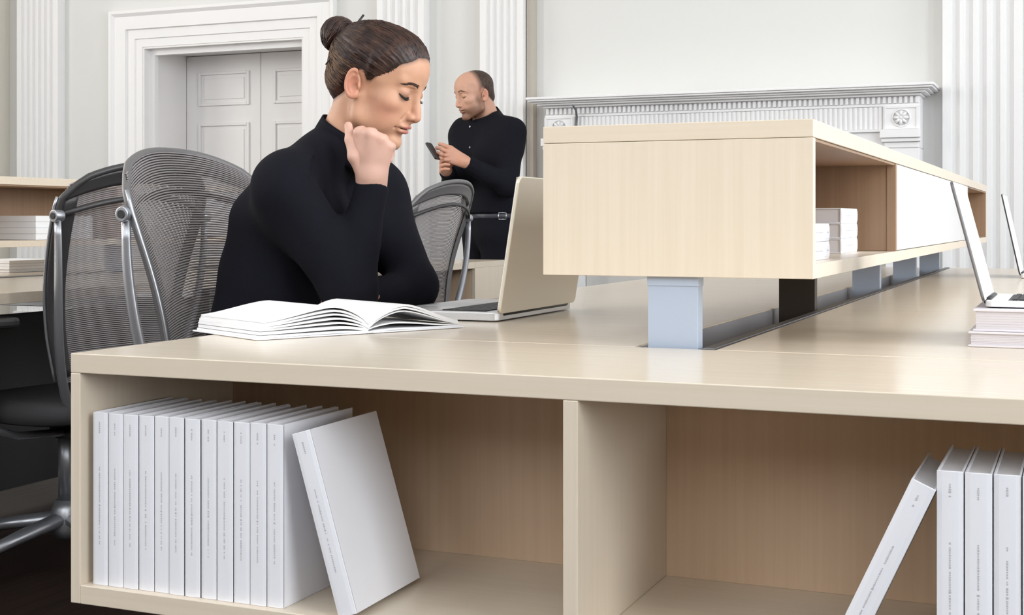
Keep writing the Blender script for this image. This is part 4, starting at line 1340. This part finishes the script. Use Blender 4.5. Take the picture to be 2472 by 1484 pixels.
# hair: smooth cap down to the hairline, strands swept to the bun
def skull(P, male=False):
    d = ell(P, (-.010, 0, .047), (.093, .0735, .0725))
    d = smin(d, ell(P, (.028, 0, .052), (.0575, .0605, .058)), .025)
    d = smin(d, ell(P, (-.045, 0, -.010), (.050, .052, .055)), .02)
    return d
BUN = np.array((-.117, 0, .066))
BC = np.array((-.010, 0, .047))
BD = BUN - BC; BD = BD / np.linalg.norm(BD)
b1 = np.array((0, 1.0, 0)); b2 = np.cross(BD, b1)
def hair_f(P, male=False):
    th = np.degrees(np.abs(np.arctan2(P[:, 1], P[:, 0] + .0)))
    zl = zline(th, male)
    w = np.clip((P[:, 2] - zl) / (.022 if not male else .02), -.6, 1)
    if male:
        off = .0030 * np.clip(w, -1, 1) - .0012 - .012 * np.clip((P[:, 0] + .015) / .03, 0, 1)
        return skull(P) - off
    w2 = np.clip((P[:, 2] - zl) / .045, 0, 1)
    off = .0072 * np.where(w > 0, w2 ** .8, w * .8) - .0006 + .0008 * np.clip(w, 0, 1) - .004 * np.clip((-.01 - P[:, 2]) / .03, 0, 1) * (P[:, 0] < 0)
    q = (P - BC.astype(f32)); q = q / (np.linalg.norm(q, axis=1)[:, None] + 1e-9)
    ph = np.arctan2(q @ b2, q @ b1)
    gr = .0007 * np.sin(46 * ph + 2.0 * np.sin(7 * ph)) + .0005 * np.sin(97 * ph + 1.3)
    # more body towards the bun
    toward = np.clip(q @ BD, 0, 1)
    return skull(P) - off - gr * np.clip(w, 0, 1) - .004 * toward ** 3
hav, haf = net(hair_f, (-.135, -.10, -.085), (.105, .10, .145), .0020)
hav = smooth_mesh(hav, haf, 1, .3)
# keep only what lies near or above the hairline
def keep_above(v, f, margin, male=False):
    th = np.degrees(np.abs(np.arctan2(v[:, 1], v[:, 0])))
    k = v[:, 2] > zline(th, male) - margin
    kf = k[f].all(1); f = f[kf]
    used = np.unique(f); mp = -np.ones(len(v), np.int64); mp[used] = np.arange(len(used))
    return v[used], mp[f]
hav, haf = keep_above(hav, haf, .006)
hair = link('hair', np_mesh('hair', [(app(HL, hav), haf)], M_HAIR), woman)
def ray_r(fn, C, D, r0=.02, r1=.16, n=90):
    rs = np.linspace(r1, r0, n)
    P = (C[None, None] + D[:, None, :] * rs[None, :, None]).reshape(-1, 3).astype(f32)
    v = fn(P).reshape(len(D), n)
    return rs[np.argmax(v < 0, 1)]
def strands(n, seed, mat, sel, rad, lift, name):
    r = random.Random(seed)
    m = MB(); npt = 15
    dirs = []
    for k in range(n):
        th = r.uniform(-180, 180)
        if not sel(abs(th)): continue
        z = float(zline(abs(th))) + r.uniform(-.002, .016)
        a = math.radians(th)
        q = np.array((.088 * math.cos(a), .070 * math.sin(a), z)) - BC
        q /= np.linalg.norm(q)
        e = BD + np.array((r.uniform(-.12, .12), r.uniform(-.16, .16), r.uniform(-.14, .14))); e /= np.linalg.norm(e)
        om = math.acos(max(-1, min(1, q @ e)))
        wob = r.uniform(-.05, .05)
        row = []
        for i in range(npt):
            t = i / (npt - 1)
            p = (math.sin((1 - t) * om) * q + math.sin(t * om) * e) / math.sin(om)
            p = p + np.cross(p, e) * wob * math.sin(math.pi * t)
            row.append(p / np.linalg.norm(p))
        dirs.append(row)
    D = np.array(dirs).reshape(-1, 3)
    R = ray_r(hair_f, BC, D).reshape(-1, npt)
    D = D.reshape(-1, npt, 3)
    for k in range(len(D)):
        l0 = r.uniform(-.0008, lift)
        pts = [BC + D[k, i] * (R[k, i] + l0 * math.sin(math.pi * (.1 + .8 * i / (npt - 1)))) for i in range(npt)]
        rr = rad * r.uniform(.6, 1.3)
        m.tube([tuple(HL @ Vector(p)) for p in pts], [rr * (.35 + .65 * math.sin(math.pi * min(1, .15 + i / (npt - 1)))) for i in range(npt)], 4, cap=False)
    tag(m.build(name, mat, hair), kind='stuff')
strands(1500, 5, M_HAIR, lambda t: True, .0008, .0010, 'hair_strands')
strands(260, 6, M_HAIRD, lambda t: True, .0009, .0012, 'auburn_strands')
strands(420, 9, M_HAIRL, lambda t: t > 104, .0009, .0030, 'nape_strands')
strands(60, 12, M_HAIRD, lambda t: t < 60, .0006, .0018, 'fine_strands')
# bun: core and wound strands
bv, bf = net(lambda P: smin(ell(P, BUN, (.034, .033, .036)), ell(P, BUN - BD * .016, (.026, .026, .026)), .01) + .0011 * np.sin(230 * (P[:, 2] * .8 + P[:, 0] * .6) + 3 * np.sin(60 * P[:, 1])), BUN - .055, BUN + .055, .0016)
bun = link('hair_bun', np_mesh('hair_bun', [(app(HL, smooth_mesh(bv, bf, 1)), bf)], M_HAIR), hair)
r = random.Random(21); m = MB()
for k in range(300):
    ax = BD + np.array((r.gauss(0, .24), r.gauss(0, .24), r.gauss(0, .24))); ax /= np.linalg.norm(ax)
    a1 = np.cross(ax, (.3, .8, .5)); a1 /= np.linalg.norm(a1); a2 = np.cross(ax, a1)
    hgt = r.uniform(-.022, .026); rad = math.sqrt(max(1e-5, .0350 ** 2 - hgt ** 2)) * r.uniform(.97, 1.035)
    s0 = r.uniform(0, 6.28); ln = r.uniform(1.2, 3.4)
    pts = [BUN + ax * hgt + (a1 * math.cos(s0 + ln * i / 11) + a2 * math.sin(s0 + ln * i / 11)) * rad for i in range(12)]
    m.tube([tuple(HL @ Vector(p)) for p in pts], [.0009 * math.sin(math.pi * (i + 1) / 13) + .0002 for i in range(12)], 4, cap=False)
tag(m.build('bun_strands', M_HAIR, bun), kind='stuff')
# dark hair stick through the base of the bun
a_ = to_local(HM, pw(786, 156, 2.575)); b_ = to_local(HM, pw(878, 36, 2.595))
MB().tube([tuple(HL @ Vector(a_ + (b_ - a_) * t)) for t in np.linspace(0, 1, 8)], [.0012, .0018, .0021, .0022, .0022, .0022, .0024, .0022], 8).build('hair_stick', M_STICK, hair)
# ================================================================== the standing man
MT = 6.8
mn = empty('person', (pw(1183, 536, 6.84)[0], pw(1183, 536, 6.84)[1], 0)); tag(mn, 'bald bearded man in black shirt standing and looking at his phone', 'person')
mo2 = np.array(mn.location)
MFW = np.array((-.60, -.80))
MH = head_frame(pw(1147, 233, 6.8), MFW, math.radians(16), 0, 1.08)
def q_(u, v, dt=0): return pw(u, v, MT + dt)
NB_ = q_(1176, 292, .06)
mhv, mhf, mht, mhfn = build_head(MH, True, [(NB_, .066), (q_(1180, 325, .06), .075)], .0030)
SL, SR = q_(1230, 324, -.10), q_(1124, 322, .14)
EL, ER = q_(1226, 447, -.20), q_(1094, 436, .0)
WL, WR_ = q_(1122, 390, -.30), q_(1076, 410, -.20)
CH_, WA, HP = q_(1180, 375, .02), q_(1182, 500, .03), q_(1184, 560, .04)
MF3 = np.array((MFW[0], MFW[1], 0)); ML3 = np.array((.8, -.6, 0))
ML = ML3
def mtorso(P, g):
    d = None
    for s in (-1, 1):
        e = chain(P, [CH_ + ML * .085 * s, WA + ML * .055 * s, HP + ML * .06 * s], [.118 + g, .098 + g, .108 + g], .05)
        d = e if d is None else smin(d, e, .05)
    d = smin(d, cone(P, SL, SR, .070 + g, .070 + g), .07)
    d = smin(d, cone(P, q_(1179, 300, .05), SL, .066 + g, .056 + g), .05)
    d = smin(d, cone(P, q_(1179, 300, .05), SR, .066 + g, .056 + g), .05)
    return d
def marms(P, g):
    l = smin(cone(P, SL, EL, .066 + g, .050 + g), cone(P, EL, WL, .049 + g, .034 + g), .03)
    r = smin(cone(P, SR, ER, .064 + g, .050 + g), cone(P, ER, WR_, .049 + g, .034 + g), .03)
    return np.minimum(l, r)
BELTZ = float(q_(1183, 516, .03)[2])
def f_mshirt(P):
    d = smin(mtorso(P, .006), marms(P, .004), .04) + fold(P, .004, .8)
    nb = np.array(NB_)
    up = to_local(MH, (0, 0, 0)); hd = np.array(MH.translation)
    ax_ = (hd - nb); ax_ /= np.linalg.norm(ax_)
    d = smax(d, -cone(P, nb + ax_ * -.01, nb + ax_ * .2, .066, .09), .006)
    for W_, E_ in ((WL, EL), (WR_, ER)):
        c = W_ - E_; c = c / np.linalg.norm(c)
        near = np.sqrt(((P - W_.astype(f32)) ** 2).sum(1)) < .09
        d = np.where(near, smax(d, ((P - (W_ - c * .012).astype(f32)) @ c.astype(f32)).astype(f32), .004), d)
    return smax(d, BELTZ - P[:, 2], .006)
lo = np.minimum.reduce([CH_, SL, SR, EL, ER, WL, WR_]) - .2; hi = np.maximum.reduce([CH_, SL, SR, EL, ER, WL, WR_, NB_]) + .18
lo[2] = BELTZ - .05
msv, msf = net(f_mshirt, lo, hi, .008)
msv = smooth_mesh(msv, msf, 2, .4)
# legs and trousers
def mlegs(P, g=0.0):
    d = None
    for s in (-1, 1):
        hp = HP + ML * .085 * s; kn = np.array((hp[0], hp[1], .50)) + MF3 * .02 + ML * .03 * s; an = np.array((hp[0], hp[1], .09)) + ML * .05 * s
        e = chain(P, [hp, kn, an], [.098 + g, .070 + g, .056 + g], .03)
        d = e if d is None else smin(d, e, .02)
    for s in (-1, 1):
        d = smin(d, cone(P, WA + ML * .055 * s, HP + ML * .062 * s, .102 + g, .112 + g), .04)
    return smax(d + fold(P, .003, .7), P[:, 2] - BELTZ - .012, .006)
lo2 = np.array((HP[0] - .4, HP[1] - .4, .02)); hi2 = np.array((HP[0] + .4, HP[1] + .4, BELTZ + .08))
mtv, mtf = net(mlegs, lo2, hi2, .011)
# hands holding the phone
PH = q_(1045, 364, -.335)
phd = RT * -.50 + np.array((0, 0, 1.0)) * .80 + AX * .25     # long axis of the phone
phd = phd / np.linalg.norm(phd)
def mhand(W_, tgt, side, thumb_up):
    """hand from wrist W_ towards tgt, fingers wrapped below the phone; side: lateral axis"""
    d = tgt - W_; L = np.linalg.norm(d); d = d / L
    sd_ = side - d * (side @ d); sd_ /= np.linalg.norm(sd_)
    nn = np.cross(d, sd_)
    c = [W_ + d * .02 + sd_ * q for q in (-.018, -.006, .006, .018)]
    k = [W_ + d * .088 + sd_ * q for q in (-.034, -.012, .011, .031)]
    f = [[k[i] + d * .038 * a + nn * .010 * thumb_up, k[i] + d * .058 * a + nn * .030 * thumb_up, k[i] + d * .050 * a + nn * .048 * thumb_up] for i, a in enumerate((.92, 1.0, .95, .8))]
    t = [W_ + d * .018 + nn * .012 * thumb_up, W_ + d * .05 + nn * .040 * thumb_up - sd_ * .02, W_ + d * .08 + nn * .050 * thumb_up - sd_ * .018, W_ + d * .105 + nn * .048 * thumb_up - sd_ * .012]
    return c, k, f, t
hl = mhand(WL, PH + RT * .035 - np.array((0, 0, .0)), np.array((0, 0, -1.0)), -1)
hr = mhand(WR_, PH + RT * .030 - np.array((0, 0, .055)), np.array((0, 0, -1.0)), 1)
mlv, mlf = hand_mesh(*hl, [(WL, .028), (WL * .6 + EL * .4, .034)], 1.05, .0030)
mrv, mrf = hand_mesh(*hr, [(WR_, .028), (WR_ * .6 + ER * .4, .034)], 1.05, .0030)
miv, mif = net(lambda P: smin(smin(mtorso(P, -.015), marms(P, -.015), .03), mlegs(P, -.018), .02), np.minimum(lo, lo2), np.maximum(hi, hi2), .02)
tl = lambda v: np.tile(SKIN_M, (len(v), 1))
mb_ = link('body', np_mesh('body', [(mhv - mo2, mhf), (mlv - mo2, mlf), (mrv - mo2, mrf), (miv - mo2, mif)], M_SKIN, [mht, tl(mlv) * np.array((1.0, .92, .9)), tl(mrv) * np.array((1.0, .92, .9)), tl(miv)]), mn)
mb_['label'] = 'bare face, neck and hands of the man'
msh = link('shirt', np_mesh('shirt', [(msv - mo2, msf)], M_CLOTHM), mn)
mtr = link('trousers', np_mesh('trousers', [(smooth_mesh(mtv, mtf, 2) - mo2, mtf)], M_CLOTHM), mn)
for s in (-1, 1):
    an = np.array((HP[0], HP[1], 0)) + ML * .135 * s
    A_ = an + MF3 * .03; B_ = an + MF3 * .14
    fv, ff = net(lambda P: smax(smin(smin(sph(P, an + (0, 0, .06), .055), cone(P, A_ + (0, 0, .045), B_ + (0, 0, .032), .05, .042), .03), cone(P, an + (0, 0, .06), an + (0, 0, .11), .05, .05), .02), .003 - P[:, 2], .004), an - .26 * np.array((1, 1, 0)) - (0, 0, .03), an + .26 * np.array((1, 1, 0)) + (0, 0, .14), .008)
    link('shoe', np_mesh('shoe', [(fv - mo2, ff)], M_SHOE), mn)
ME = Matrix.Translation(-Vector(mo2)); MHL = ME @ MH
build_brows_lashes(MHL, mhfn, mb_, True, 8)
mhav, mhaf = net(lambda P: hair_f(P, True), (-.125, -.10, -.08), (.105, .10, .145), .0028)
mhav, mhaf = keep_above(mhav, mhaf, .006, True)
mhair = link('short_hair', np_mesh('short_hair', [(app(MHL, mhav), mhaf)], M_HAIRM), mn)
# collar: two points standing open
hd = np.array(MH.translation); cax = hd - NB_; cax /= np.linalg.norm(cax)
c_side = ML3 - cax * (ML3 @ cax); c_side /= np.linalg.norm(c_side); c_fwd = np.cross(c_side, cax)
def mcol(u, v):
    a = math.radians(22) + math.radians(316) * v
    rr = .072 + .012 * (1 - u)
    fr = .5 + .5 * math.cos(a)
    return NB_ - mo2 + (c_fwd * math.cos(a) * 1.10 + c_side * math.sin(a)) * rr + cax * (-.030 + .068 * u - .020 * fr)
MB().grid(mcol, 6, 44).build('collar', M_CLOTHM, mn, solid=.004)
# placket buttons, belt with buckle
fwd_t = MF3
for i, (u, v) in enumerate(((1139, 356), (1132, 440), (1118, 305))):
    c = q_(u, v, -.02)
    # push the button out to the shirt surface along the facing direction
    ts = np.linspace(.30, -.1, 160); Pp = (c[None] + fwd_t[None] * ts[:, None]).astype(f32)
    dd = f_mshirt(Pp); k = int(np.argmax(dd < 0)); p = Pp[k].astype(float)
    MB().cyl(p - mo2 - fwd_t * .003, p - mo2 + fwd_t * .003, .0058, 14).build('button', M_STEEL, mn)
ring = []
for a in np.linspace(0, 2 * math.pi, 48, endpoint=False):
    dr = MF3 * math.cos(a) + ML3 * math.sin(a)
    ts = np.linspace(.30, .02, 140); c = np.array((WA[0], WA[1], BELTZ - .012))
    Pp = (c[None] + dr[None] * ts[:, None]).astype(f32)
    k = int(np.argmax(mlegs(Pp) < 0)); ring.append(Pp[k].astype(float) - mo2 + dr * .002)
belt = MB().tube(ring, 1.0, 6, closed=True, flat=(.004, .017), up=(0, 0, 1)).build('belt', plain('belt_leather', (.022, .022, .035), .4), mn)
bi_ = min(range(48), key=lambda i: abs(math.degrees(2 * math.pi * i / 48) - 80))
bp = ring[bi_]; bdir = MF3 * math.cos(math.radians(80)) + ML3 * math.sin(math.radians(80)); bt = np.array((-bdir[1], bdir[0], 0))
bk = MB()
for sz in (-1, 1):
    bk.tube([bp + bdir * .006 + bt * -.02 + np.array((0, 0, .016 * sz)), bp + bdir * .006 + bt * .02 + np.array((0, 0, .016 * sz))], .003, 6)
    bk.tube([bp + bdir * .006 + bt * .02 * sz + np.array((0, 0, -.016)), bp + bdir * .006 + bt * .02 * sz + np.array((0, 0, .016))], .003, 6)
bk.build('belt_buckle', M_STEEL, belt)
# phone held by both hands
ph = empty('mobile_phone', PH); tag(ph, 'dark mobile phone held in the standing man\'s hands', 'phone')
yax = AX * .93 + RT * .36; yax = yax - phd * (yax @ phd); yax /= np.linalg.norm(yax); zax = np.cross(phd, yax)
Rm = Matrix((phd, yax, zax)).transposed().to_4x4()
pb = MB().prism(rounded_rect(-.050, .046, -.029, .029, .008), 2, -.005, .005).xform(Rm).build('phone_body', M_DARK, ph, .0015)
MB().box(-.042, .038, -.025, .025, .0051, .0056).xform(Rm).build('phone_screen', plain('phone_glass', (.03, .03, .035), .1), ph)
